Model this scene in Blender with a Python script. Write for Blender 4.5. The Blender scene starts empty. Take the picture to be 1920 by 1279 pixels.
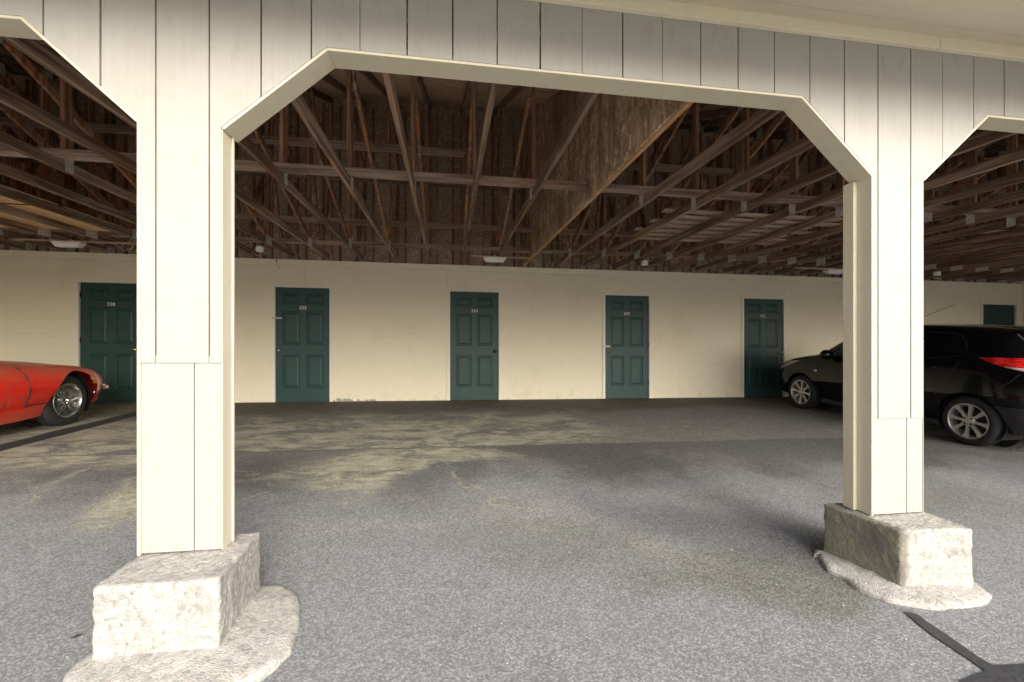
import bpy, bmesh, math, random
from mathutils import Vector, Matrix, noise as mnoise
random.seed(7)
R = math.radians
C = bpy.context.scene.collection
H0 = 1.2            # camera height over the datum; heights "h" below are relative to the camera
K = 0.008           # the whole building falls gently towards the right
VF, VW = 2.0, 8.14  # facade plane and storage-wall plane

def gz(u, v):
    t = max(-.5, min(1, (v - 1.8) / 6.34)); uu = max(-9, min(14, u))
    return (-1.217 - .015 * uu) * (1 - t) + (-1.10 - .009 * uu) * t + H0

# ------------------------------------------------------------------ materials
class G:
    def __init__(s, name):
        s.m = bpy.data.materials.new(name); s.m.use_nodes = True
        s.t = s.m.node_tree; s.b = s.t.nodes['Principled BSDF']
    def n(s, typ, **kw):
        nd = s.t.nodes.new(typ)
        for k, v in kw.items(): setattr(nd, k, v)
        return nd
    def set(s, sock, v):
        if isinstance(v, bpy.types.NodeSocket): s.t.links.new(v, sock)
        elif isinstance(v, (tuple, list)):
            sock.default_value = tuple(v) + (1,) if len(v) == 3 and len(sock.default_value) == 4 else v
        else:
            try: sock.default_value = v
            except TypeError: sock.default_value = (v, v, v, 1) if len(sock.default_value) == 4 else (v, v, v)
    def pos(s): return s.n('ShaderNodeNewGeometry').outputs['Position']
    def nor(s): return s.n('ShaderNodeNewGeometry').outputs['Normal']
    def obj(s): return s.n('ShaderNodeTexCoord').outputs['Object']
    def rand(s): return s.n('ShaderNodeObjectInfo').outputs['Random']
    def map(s, v, scale=(1, 1, 1), rot=(0, 0, 0), loc=(0, 0, 0)):
        nd = s.n('ShaderNodeMapping'); s.set(nd.inputs[0], v)
        s.set(nd.inputs['Scale'], scale); s.set(nd.inputs['Rotation'], rot); s.set(nd.inputs['Location'], loc)
        return nd.outputs[0]
    def noise(s, v, scale, detail=4, rough=.55, dist=0):
        nd = s.n('ShaderNodeTexNoise'); s.set(nd.inputs['Vector'], v)
        nd.inputs['Scale'].default_value = scale; nd.inputs['Detail'].default_value = detail
        nd.inputs['Roughness'].default_value = rough; nd.inputs['Distortion'].default_value = dist
        return nd.outputs[0], nd.outputs[1]
    def vor(s, v, scale, feature='F1', rnd=1):
        nd = s.n('ShaderNodeTexVoronoi', feature=feature); s.set(nd.inputs['Vector'], v)
        nd.inputs['Scale'].default_value = scale; nd.inputs['Randomness'].default_value = rnd
        return nd.outputs['Distance'], nd.outputs.get('Color')
    def ramp(s, f, stops):
        nd = s.n('ShaderNodeValToRGB'); s.set(nd.inputs[0], f); e = nd.color_ramp.elements
        while len(e) < len(stops): e.new(.5)
        for el, (p, c) in zip(e, stops):
            el.position = p; el.color = (c, c, c, 1) if isinstance(c, (int, float)) else tuple(c) + (1,)
        return nd.outputs[0]
    def mix(s, f, a, b, blend='MIX'):
        nd = s.n('ShaderNodeMix', data_type='RGBA', blend_type=blend)
        s.set(nd.inputs[0], f); s.set(nd.inputs[6], a); s.set(nd.inputs[7], b); return nd.outputs[2]
    def math(s, op, a, b=0, c=None, clamp=False):
        nd = s.n('ShaderNodeMath', operation=op, use_clamp=clamp); s.set(nd.inputs[0], a); s.set(nd.inputs[1], b)
        if c is not None: s.set(nd.inputs[2], c)
        return nd.outputs[0]
    def vm(s, op, a, b):
        nd = s.n('ShaderNodeVectorMath', operation=op); s.set(nd.inputs[0], a); s.set(nd.inputs[1], b); return nd.outputs[0]
    def vscale(s, a, f):
        nd = s.n('ShaderNodeVectorMath', operation='SCALE'); s.set(nd.inputs[0], a); s.set(nd.inputs['Scale'], f); return nd.outputs[0]
    def sep(s, v):
        nd = s.n('ShaderNodeSeparateXYZ'); s.set(nd.inputs[0], v); return nd.outputs
    def comb(s, x, y, z):
        nd = s.n('ShaderNodeCombineXYZ')
        for i, q in enumerate((x, y, z)): s.set(nd.inputs[i], q)
        return nd.outputs[0]
    def st(s, x, a, b):
        nd = s.n('ShaderNodeMapRange', interpolation_type='SMOOTHSTEP', clamp=True); s.set(nd.inputs[0], x)
        s.set(nd.inputs[1], a); s.set(nd.inputs[2], b); return nd.outputs[0]
    def inv(s, x): return s.math('SUBTRACT', 1, x)
    def mul(s, *a):
        r = a[0]
        for b in a[1:]: r = s.math('MULTIPLY', r, b)
        return r
    def ell(s, x, y, cx, cy, rx, ry, soft=.4):   # soft elliptical patch
        dx = s.math('DIVIDE', s.math('SUBTRACT', x, cx), rx); dy = s.math('DIVIDE', s.math('SUBTRACT', y, cy), ry)
        d = s.math('SQRT', s.math('ADD', s.mul(dx, dx), s.mul(dy, dy)))
        return s.inv(s.st(d, 1 - soft, 1 + soft))
    def bump(s, h, strength=.3, dist=.01, nrm=None):
        nd = s.n('ShaderNodeBump'); nd.inputs['Strength'].default_value = strength; nd.inputs['Distance'].default_value = dist
        s.set(nd.inputs['Height'], h)
        if nrm is not None: s.set(nd.inputs['Normal'], nrm)
        return nd.outputs[0]
    def done(s, color=None, rough=.7, spec=.5, bump=None, metal=0, coat=0, trans=0):
        if color is not None: s.set(s.b.inputs['Base Color'], color)
        s.set(s.b.inputs['Roughness'], rough); s.set(s.b.inputs['Metallic'], metal)
        s.set(s.b.inputs['Specular IOR Level'], spec); s.set(s.b.inputs['Coat Weight'], coat)
        s.b.inputs['Coat Roughness'].default_value = .04
        s.set(s.b.inputs['Transmission Weight'], trans)
        if bump is not None: s.set(s.b.inputs['Normal'], bump)
        return s.m

M = {}
def simple(name, col, rough=.6, metal=0, spec=.5, coat=0, trans=0):
    M[name] = G(name).done(col, rough, spec, None, metal, coat, trans)
simple('black_rubber', (.022, .022, .023), .75)
simple('black_plastic', (.018, .018, .019), .55)
simple('chrome', (.82, .82, .82), .16, 1)
simple('dull_chrome', (.62, .61, .58), .32, 1)
simple('alloy', (.52, .50, .47), .34, .55)
simple('dark_steel', (.05, .047, .045), .5, .6)
simple('brass', (.75, .58, .32), .25, 1)
simple('hinge_bronze', (.03, .025, .02), .5, .4)
g = G('groove_fill'); p = g.pos(); n, _ = g.noise(g.map(p, (3.1, 1, 5)), 1, 5, .6)
M['groove_fill'] = g.done(g.mix(g.st(n, .50, .60), (.035, .03, .022), (.42, .385, .31)), .8)
simple('number_white', (.78, .74, .68), .6)
simple('groove_dirt', (.035, .03, .022), .9)
simple('red_lens', (.55, .008, .01), .12, 0, .6, 1)
g = G('red_lens'); o = g.obj(); z = g.sep(o)[2]; w_, _q = g.noise(g.map(o, (4, 9, 40)), 1, 3, .6)
c = g.mix(g.st(w_, .35, .65), (.36, .004, .006), (.78, .03, .03)); M['red_lens'] = g.done(c, .12, .6, None, 0, 1)
simple('window_trim', (.025, .025, .025), .35)
simple('edge_highlight', (.22, .22, .22), .3, .3)
simple('bumper_gloss', (.012, .012, .014), .06, 0, .6, 1)
simple('clear_lens', (.72, .68, .66), .12, 0, .6, 1)
simple('amber_lens', (.85, .28, .01), .18, 0, .5, 1)
simple('head_lens', (.42, .33, .22), .1, 0, .6, 1)  # tan reflection in the headlight is put into the lens colour
simple('car_glass', (.004, .004, .005), .02, 0, .5, 0)
simple('lamp_white', (.74, .73, .68), .45)
simple('lamp_diffuser', (.80, .79, .74), .3)
simple('cable_grey', (.45, .43, .38), .6)
simple('twig_dark', (.03, .026, .022), .9)
simple('kerb_black', (.022, .021, .02), .85)

def paint(name, col, grain, dirt=.12, rough=.62, bs=.25, grainscale=1.0, patches=True):
    g = G(name); p = g.pos()
    gr, _ = g.noise(g.map(p, grain), 1.0 * grainscale, 5, .6)
    big, _ = g.noise(p, 1.1, 5, .6)
    spk, _ = g.noise(p, 55, 2, .5)
    c = g.mix(g.st(gr, .25, .8), tuple(x * (1 - dirt) for x in col), col)
    if patches:
        sm_, _ = g.noise(g.map(p, (9, 9, 5)), 1, 5, .65); c = g.mix(g.mul(g.st(sm_, .52, .70), .16), c, (col[0] * .78, col[1] * .74, col[2] * .66))
        c = g.mix(g.mul(g.st(big, .52, .72), .35), c, (col[0] * .82, col[1] * .78, col[2] * .68))
    chips = g.st(spk, .765, .80)
    c = g.mix(g.mul(chips, .5), c, (.40, .35, .27))
    fine, _ = g.noise(g.map(p, tuple(x * 2.6 for x in grain)), 1.0, 3, .6)
    hgt = g.math('ADD', g.mul(gr, .7), g.mul(fine, .5))
    if name == 'wall_cream':
        zz = g.sep(p)[2]; sp_, _ = g.noise(p, 7, 6, .7); mk = g.mul(g.st(sp_, .50, .64), g.inv(g.st(zz, .14, .34)))
        c = g.mix(g.mul(mk, .22), c, (.30, .25, .17)); sc_, _ = g.noise(g.map(p, (1, 1, 2.2)), 2.4, 6, .7)
        c = g.mix(g.mul(g.st(sc_, .66, .74), .30), c, (.42, .37, .27))
    if name == 'siding_white':
        zz = g.sep(p)[2]; sp_, _ = g.noise(g.map(p, (14, 14, 5)), 1, 6, .7); c = g.mix(g.mul(g.st(sp_, .54, .66), .22), c, (.24, .215, .16))
        dn, _k = g.vor(g.map(p, (1, 0, 1)), 4.5); c = g.mix(g.mul(g.inv(g.st(dn, .016, .026)), .8), c, (.30, .26, .20))
    M[name] = g.done(c, rough, .35, g.bump(hgt, bs, .004))
paint('siding_white', (.355, .342, .306), (70, 70, 2.2), .07, .55, .20)
paint('trim_cream', (.60, .55, .415), (40, 40, 3), .08, .55, .22)
paint('soffit_cream', (.70, .64, .49), (2.2, 60, 60), .07, .6, .2)
paint('wall_cream', (.79, .725, .55), (2.0, 50, 60), .06, .66, .35)
paint('casing_cream', (.78, .74, .62), (30, 30, 3), .06, .55, .2)

# green door paint, satin
g = G('door_green'); p = g.pos()
a, _ = g.noise(g.map(p, (30, 30, 4)), 1, 4, .6); b, _ = g.noise(p, 2.2, 4, .6)
c = g.mix(g.st(b, .35, .7), (.009, .042, .032), (.014, .056, .045))
c = g.mix(g.mul(g.rand(), .55), c, (.020, .058, .062))
c = g.mix(g.mul(g.st(a, .68, .78), .25), c, (.07, .11, .10))
M['door_green'] = g.done(c, g.math('ADD', .36, g.mul(b, .2)), .4, g.bump(a, .12, .002))

# framing timber: one material per grain direction
def timber(name, axis, c0, c1, c2, rust=.35):
    g = G(name); o = g.obj(); r = g.rand()
    off = g.comb(g.mul(r, 37), g.mul(r, 91), g.mul(r, 53))
    q = g.vm('ADD', o, off)
    sc = [26, 26, 26]; sc[axis] = 1.1
    gr, _ = g.noise(g.map(q, tuple(sc)), 1, 6, .62, .3)
    sc2 = [90, 90, 90]; sc2[axis] = 2.5
    fine, _ = g.noise(g.map(q, tuple(sc2)), 1, 3, .6)
    bl, _ = g.noise(q, 1.7, 4, .6)
    wth, _ = g.noise(g.map(q, tuple(x * .35 for x in sc)), 1, 5, .6, .4)
    c = g.mix(g.st(gr, .40, .64), c0, c1)
    c = g.mix(g.mul(g.st(wth, .56, .66), .55), c, (.44, .385, .32))
    c = g.mix(g.mul(g.st(bl, .50, .72), rust), c, c2)
    c = g.mix(g.mul(g.st(fine, .6, .8), .35), c, (.30, .25, .20))
    c = g.mix(g.mul(r, .45), c, tuple(x * .62 for x in c0))
    M[name] = g.done(c, .8, .25, g.bump(g.math('ADD', gr, g.mul(fine, .6)), .35, .004))
DK0, DK1, RU = (.12, .074, .048), (.37, .255, .178), (.52, .23, .10)
timber('timber_along_v', 1, DK0, DK1, RU, .30)
timber('timber_along_u', 0, (.19, .125, .09), (.48, .36, .28), (.50, .28, .18), .40)
timber('timber_upright', 2, (.18, .096, .060), (.50, .28, .17), (.54, .20, .08), .6)
timber('timber_orange', 1, (.42, .22, .10), (.62, .36, .18), (.22, .14, .09), .5)
timber('timber_pale', 0, (.34, .26, .19), (.54, .43, .33), (.34, .22, .14), .45)

def osb(name, c0, c1, c2, stretch, dirt):
    g = G(name); p = g.obj()
    w, wc = g.noise(p, 9, 2, .5)
    q = g.vm('ADD', p, g.vscale(g.vm('SUBTRACT', wc, (.5, .5, .5)), .05))
    d1, k1 = g.vor(g.map(q, stretch[0], stretch[2]), 1.0)
    d2, k2 = g.vor(g.map(q, stretch[1], tuple(x + .6 for x in stretch[2])), 1.0)
    sel, _ = g.noise(p, 16, 2, .5)
    kk = g.mix(g.st(sel, .47, .53), k1, k2)
    x = g.sep(kk)[0]; y = g.sep(kk)[1]
    c = g.ramp(x, [(0, c0), (.45, c1), (.8, c1), (1, c2)])
    c = g.mix(g.mul(y, .35), c, tuple(v * .45 for v in c0))
    big, _ = g.noise(p, .8, 5, .62); big2, _ = g.noise(g.map(p, (2.5, 2.5, .7)), 1, 5, .6)
    c = g.mix(g.mul(g.st(big, .38, .70), dirt), c, tuple(v * .38 for v in c0))
    c = g.mix(g.mul(g.st(big2, .60, .74), .35), c, (.33, .31, .26))
    if name == 'osb_panel':
        sv, _ = g.noise(g.map(p, (3, 5, .9)), 1, 6, .65); sg, _ = g.noise(g.map(p, (3, 2.2, .8), (0, 0, 0), (7, 3, 1)), 1, 5, .6)
        c = g.mix(g.mul(g.st(sv, .46, .62), .75), c, g.mix(.35, (.10, .065, .045), c))
        c = g.mix(g.mul(g.st(sg, .56, .70), .55), c, (.36, .34, .30))
    M[name] = g.done(c, .85, .2, g.bump(x, .45, .004))
OS = ((14, 46, 46), (46, 46, 14), (.3, .2, .4))
osb('osb_deck', (.40, .27, .18), (.62, .46, .32), (.78, .66, .52), ((9, 60, 60), (14, 46, 46), (.1, .1, .3)), .25)
osb('osb_wall', (.34, .24, .16), (.54, .41, .29), (.78, .66, .52), OS, .2)
osb('osb_panel', (.40, .25, .15), (.70, .50, .33), (.90, .82, .70), ((26, 26, 7), (30, 13, 20), (.35, .1, .1)), .7)

g = G('plywood_new'); p = g.obj()
gr, _ = g.noise(g.map(p, (3, 40, 40)), 1, 5, .6, .8); w, _ = g.noise(g.map(p, (1.5, 9, 9)), 1, 3, .5, 1.5)
c = g.mix(g.st(gr, .3, .7), (.72, .47, .23), (.90, .66, .38)); c = g.mix(g.mul(g.st(w, .5, .7), .4), c, (.62, .38, .17))
M['plywood_new'] = g.done(c, .6, .3)

g = G('galvanised_plate'); p = g.obj()
n, _ = g.noise(p, 60, 3, .6); d, k = g.vor(p, 85)
c = g.mix(g.st(n, .35, .7), (.42, .415, .40), (.72, .71, .68)); c = g.mix(g.inv(g.st(d, .12, .3)), c, (.08, .075, .065))
M['galvanised_plate'] = g.done(c, .55, .5, g.bump(d, .5, .003), .25)

# rough exposed-aggregate concrete, lime washed
def concrete(name, moss):
    g = G(name); p = g.obj()
    d, k = g.vor(p, 58); d2, k2 = g.vor(p, 150); n, _ = g.noise(p, 7, 5, .65); f, _ = g.noise(p, 160, 3, .6)
    x = g.sep(k)[0]; hue = g.sep(k)[1]
    base = g.mix(g.st(n, .35, .7), (.29, .28, .255), (.41, .396, .362))
    peb = g.ramp(hue, [(0, (.10, .10, .105)), (.35, (.34, .31, .26)), (.65, (.32, .23, .18)), (1, (.62, .61, .58))])
    m = g.mul(g.st(x, .84, .88), g.inv(g.st(g.math('ADD', d, g.mul(g.math('SUBTRACT', f, .5), .5)), .18, .42)))
    base = g.mix(.30, base, g.ramp(hue, [(0, (.20, .19, .175)), (.3, (.40, .38, .34)), (.6, (.50, .47, .42)), (1, (.62, .60, .56))]))
    c = g.mix(g.mul(m, .6), base, peb)
    c = g.mix(g.mul(g.st(g.sep(k2)[0], .74, .8), g.inv(g.st(d2, .2, .4)), .65), c, (.22, .205, .19))
    c = g.mix(g.mul(g.st(f, .55, .75), .25), c, (.36, .34, .31))
    if moss:   # algae and soot on the face that looks into the bay
        X, Y, Z = g.sep(p); wob = g.mul(g.math('SUBTRACT', n, .5), .07)
        fx = g.inv(g.st(g.math('ADD', g.math('ADD', X, g.mul(Y, .155)), wob), -.190, -.150))
        low = g.st(g.math('ADD', Z, wob), -.01, .10)
        n3, _ = g.noise(p, 5, 4, .6)
        moss_c = g.mix(g.st(n3, .42, .62), (.19, .18, .115), (.115, .105, .085))
        c = g.mix(g.mul(fx, low, .82), c, g.mix(g.mul(m, .5), moss_c, (.3, .28, .24)))
    hgt = g.math('ADD', g.math('ADD', g.mul(g.inv(d), .25), g.mul(f, .6)), g.mul(g.inv(d2), .5))
    M[name] = g.done(c, .9, .2, g.bump(hgt, .85, .007))
concrete('concrete_rough', False); concrete('concrete_mossy', True)

# asphalt with aggregate, drifted pollen, damp, sand
def asphalt(name, slab=False):
    g = G(name); p = g.pos(); X0, Y0, _z = g.sep(p)
    n1, c1 = g.noise(p, .95, 5, .6); n2, c2 = g.noise(p, 3.6, 5, .62)
    wv = g.vm('ADD', g.vscale(g.vm('SUBTRACT', c1, (.5, .5, .5)), 1.5), g.vscale(g.vm('SUBTRACT', c2, (.5, .5, .5)), .35))
    X, Y, _z2 = g.sep(g.vm('ADD', p, wv))
    d1, k1 = g.vor(p, 112); d2, k2 = g.vor(p, 70); f, _ = g.noise(p, 420, 2, .6)
    a1 = g.sep(k1)[0]; a2 = g.sep(k2)[1]
    agg = g.math('ADD', g.math('ADD', g.mul(a1, .85), g.mul(a2, .30)), g.mul(f, .75))      # 0..1.9
    agg = g.mul(g.st(agg, .2, 1.7), g.inv(g.mul(g.st(d1, .38, .72), .55)))
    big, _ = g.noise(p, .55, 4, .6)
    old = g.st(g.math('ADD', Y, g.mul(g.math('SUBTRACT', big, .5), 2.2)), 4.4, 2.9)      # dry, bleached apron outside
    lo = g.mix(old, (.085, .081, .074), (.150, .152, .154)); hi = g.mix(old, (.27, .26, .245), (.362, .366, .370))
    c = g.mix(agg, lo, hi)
    st2 = g.st(n2, .45, .68)
    mid, _ = g.noise(p, 11, 4, .65); c = g.mix(g.mul(g.st(mid, .35, .7), .22), c, g.mix(.5, c, (.07, .07, .072)))
    c = g.mix(g.mul(st2, .14), c, g.mix(.55, c, (.05, .05, .052)))
    white = g.mul(g.st(g.sep(k2)[0], .965, .975), g.inv(g.st(d2, .2, .42)))
    c = g.mix(g.mul(white, .6), c, (.5, .5, .49))
    # pink sandy scuffs
    sand = g.math('MAXIMUM', g.ell(X, Y, -.55, 3.0, .55, .16, .6), g.ell(X, Y, .55, 3.05, .32, .3, .7))
    sand = g.math('MAXIMUM', sand, g.ell(g.math('ADD', X, g.mul(Y, .55)), Y, 2.68, 2.45, .16, .36, .7))
    sand = g.math('MAXIMUM', sand, g.ell(X, Y, 2.0, 3.05, .35, .18, .7))
    c = g.mix(g.mul(sand, g.st(agg, .25, .6), .36), c, (.40, .345, .295))
    # algae tint near the right footing and in the middle of the apron
    alg = g.math('MAXIMUM', g.ell(X, Y, 1.75, 2.15, .75, .30, .6), g.mul(g.ell(X, Y, .8, 2.6, .7, .35, .7), .55))
    alg = g.math('MAXIMUM', alg, g.mul(g.ell(X, Y, 3.6, 2.9, .7, .5, .7), .6))
    c = g.mix(g.mul(alg, .55), c, g.mix(agg, (.055, .052, .030), (.185, .18, .115)))
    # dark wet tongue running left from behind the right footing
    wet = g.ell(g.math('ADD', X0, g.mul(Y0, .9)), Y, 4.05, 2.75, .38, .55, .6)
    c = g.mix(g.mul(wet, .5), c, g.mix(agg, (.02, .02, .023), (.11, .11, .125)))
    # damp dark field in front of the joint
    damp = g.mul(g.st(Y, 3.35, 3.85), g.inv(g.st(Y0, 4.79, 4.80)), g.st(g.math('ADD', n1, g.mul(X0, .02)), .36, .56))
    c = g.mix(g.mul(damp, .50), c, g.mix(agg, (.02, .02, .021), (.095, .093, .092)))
    # pollen and dust: inside field, tongues in front of the joint, left drift
    s1, _ = g.noise(g.map(p, (1.0, 1.5, 1)), 1.5, 8, .68, 1.0); s2, _ = g.noise(g.map(p, (2, 4, 1)), 1.7, 8, .70, 1.2)
    jy = g.math('ADD', Y0, g.mul(g.math('SUBTRACT', n2, .5), .16))
    fld = g.mul(g.st(jy, 4.78, 4.86), g.inv(g.st(Y, 6.2, 7.0)), g.inv(g.st(X, 1.2, 3.0)))
    fldr = g.mul(g.st(jy, 4.9, 5.1), g.inv(g.st(Y, 6.2, 6.9)), g.st(X, 1.0, 2.4), g.inv(g.st(X0, 5.0, 6.0)))
    pat = g.st(g.math('ADD', g.mul(s1, .75), g.mul(s2, .35)), .46, .62)
    pol = g.math('MAXIMUM', g.mul(fld, pat), g.mul(fldr, g.st(s2, .56, .72), .7))
    tong = g.math('MAXIMUM', g.ell(X, Y, -.75, 4.25, .62, .62, .3), g.ell(X, Y, -.1, 4.45, .75, .34, .4))
    tong = g.math('MAXIMUM', tong, g.mul(g.ell(g.math('ADD', X0, g.mul(g.math('SUBTRACT', n1, .5), .4)), Y, -2.15, 3.75, .34, .48, .4), 1.1))
    tong = g.math('MAXIMUM', tong, g.ell(X, Y, -3.6, 4.85, 1.0, .42, .4))
    pol = g.math('MAXIMUM', pol, g.mul(tong, g.st(g.math('ADD', g.mul(s1, .6), g.mul(s2, .5)), .40, .62), g.inv(g.st(jy, 4.76, 4.84))))
    # thin bright tide lines where the drift dried
    def tide(cx, cy, rx, ry, wd):
        dx = g.math('DIVIDE', g.math('SUBTRACT', X, cx), rx); dy = g.math('DIVIDE', g.math('SUBTRACT', Y, cy), ry)
        d = g.math('SQRT', g.math('ADD', g.mul(dx, dx), g.mul(dy, dy)))
        return g.inv(g.st(g.math('ABSOLUTE', g.math('SUBTRACT', d, 1)), wd * .2, wd))
    td = g.math('MAXIMUM', tide(-1.9, 3.75, .62, .62, .05), g.mul(tide(.9, 3.9, .85, .75, .035), g.inv(g.st(X0, .5, .9))))
    td = g.math('MAXIMUM', td, g.mul(tide(-4.2, 3.3, 1.25, 1.0, .03), g.st(s2, .35, .55)))
    def streak(x0, y0, x1, y1, wd):   # thin dried line on the ground between two points
        dx, dy = x1 - x0, y1 - y0; L = math.hypot(dx, dy); wx = g.math('ADD', X0, g.mul(g.math('SUBTRACT', n2, .5), .22))
        al = g.math('ADD', g.mul(g.math('SUBTRACT', wx, x0), dx / L), g.mul(g.math('SUBTRACT', Y0, y0), dy / L))
        ac = g.math('ABSOLUTE', g.math('SUBTRACT', g.mul(g.math('SUBTRACT', wx, x0), dy / L), g.mul(g.math('SUBTRACT', Y0, y0), dx / L)))
        return g.mul(g.inv(g.st(ac, wd * .2, wd * 1.9)), g.st(al, 0, .1), g.inv(g.st(al, L - .1, L)))
    for q in ((-3.10, 3.35, -3.16, 4.5, .035), (-2.33, 3.35, -2.68, 4.3, .030), (-1.75, 3.2, -2.05, 4.1, .03), (-.05, 4.4, .12, 3.55, .018)):
        td = g.math('MAXIMUM', td, streak(*q))
    pol = g.math('MAXIMUM', pol, g.mul(td, g.st(n2, .36, .60), .62))
    polc = g.mix(g.st(s2, .3, .7), (.37, .36, .25), (.60, .585, .44))
    polc = g.mix(g.mul(g.inv(agg), .6), polc, (.12, .115, .075))
    if slab:
        c = g.mix(g.st(n2, .35, .7), (.11, .11, .095), (.22, .22, .185))
        pol = g.st(g.math('ADD', g.mul(s1, .75), g.mul(s2, .35)), .42, .66)
        c = g.mix(g.mul(agg, .3), c, (.25, .25, .22))
    c = g.mix(g.mul(pol, .86), c, polc)
    # leaf-mould strip along the storage wall
    back = g.st(g.math('ADD', Y, g.mul(g.math('SUBTRACT', n2, .5), .5)), 6.6, 7.3)
    c = g.mix(g.mul(back, .75), c, g.mix(agg, (.04, .034, .026), (.15, .13, .095)))
    # the joint itself
    jl = g.inv(g.st(g.math('ABSOLUTE', g.math('SUBTRACT', jy, 4.80)), .006, .018))
    if not slab: c = g.mix(g.mul(jl, .5, g.st(s2, .4, .5)), c, (.03, .03, .028))
    hgt = g.math('ADD', g.mul(agg, .8), g.mul(f, .3))
    M[name] = g.done(c, .88, .25, g.bump(hgt, .55, .006))
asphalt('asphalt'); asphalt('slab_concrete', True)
g = G('tar_seal'); p = g.pos(); n, _ = g.noise(p, 60, 3, .6); b, _ = g.noise(p, 6, 3, .6)
M['tar_seal'] = g.done(g.mix(g.st(n, .3, .7), (.028, .028, .031), (.052, .052, .056)), g.math('ADD', .5, g.mul(b, .3)), .4, g.bump(n, .3, .003))

# car paints
g = G('black_paint'); n, _ = g.noise(g.obj(), 6, 3, .5); f, _ = g.noise(g.obj(), 3, 4, .6)
M['black_paint'] = g.done((.004, .004, .005), g.math('ADD', .10, g.mul(g.st(f, .4, .8), .12)), .15, None, 0, .42)
g = G('red_paint'); o = g.obj(); f, _ = g.noise(o, 5, 5, .65); f2, _ = g.noise(g.map(o, (9, 9, 4)), 1, 4, .6)
up = g.sep(g.nor())[2]
dust = g.mul(g.st(up, .05, .85), g.math('ADD', .35, g.mul(g.st(f, .35, .65), .5)))
dust = g.math('MAXIMUM', dust, g.mul(g.st(f2, .62, .72), .35))
dust = g.math('MAXIMUM', dust, g.mul(g.inv(g.st(g.sep(o)[2], .16, .34)), .4))
c = g.mix(dust, (.75, .020, .006), (.46, .17, .10))
M['red_paint'] = g.done(c, g.math('ADD', .22, g.mul(dust, .5)), .5, None, 0, g.math('SUBTRACT', .8, dust, None, True))
g = G('tyre'); o = g.obj(); n, _ = g.noise(o, 30, 3, .6)
M['tyre'] = g.done(g.mix(n, (.016, .016, .017), (.034, .033, .032)), .78, .3)
g = G('soft_top'); n, _ = g.noise(g.obj(), 120, 2, .5)
M['soft_top'] = g.done(g.mix(n, (.012, .012, .012), (.03, .03, .03)), .9, .2)

# ------------------------------------------------------------------ mesh helpers
def link(name, me, mat, parent=None, loc=None):
    o = bpy.data.objects.new(name, me); C.objects.link(o)
    if mat is not None: me.materials.append(M[mat] if isinstance(mat, str) else mat)
    if parent is not None: o.parent = parent
    if loc is not None: o.location = loc
    return o
def tag(o, label=None, cat=None, group=None, kind=None):
    if label: o['label'] = label
    if cat: o['category'] = cat
    if group: o['group'] = group
    if kind: o['kind'] = kind
    return o
def thing(name, label, cat, loc=(0, 0, 0), group=None):
    o = bpy.data.objects.new(name, None); C.objects.link(o); o.location = loc; o.empty_display_size = .1
    return tag(o, label, cat, group)

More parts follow.
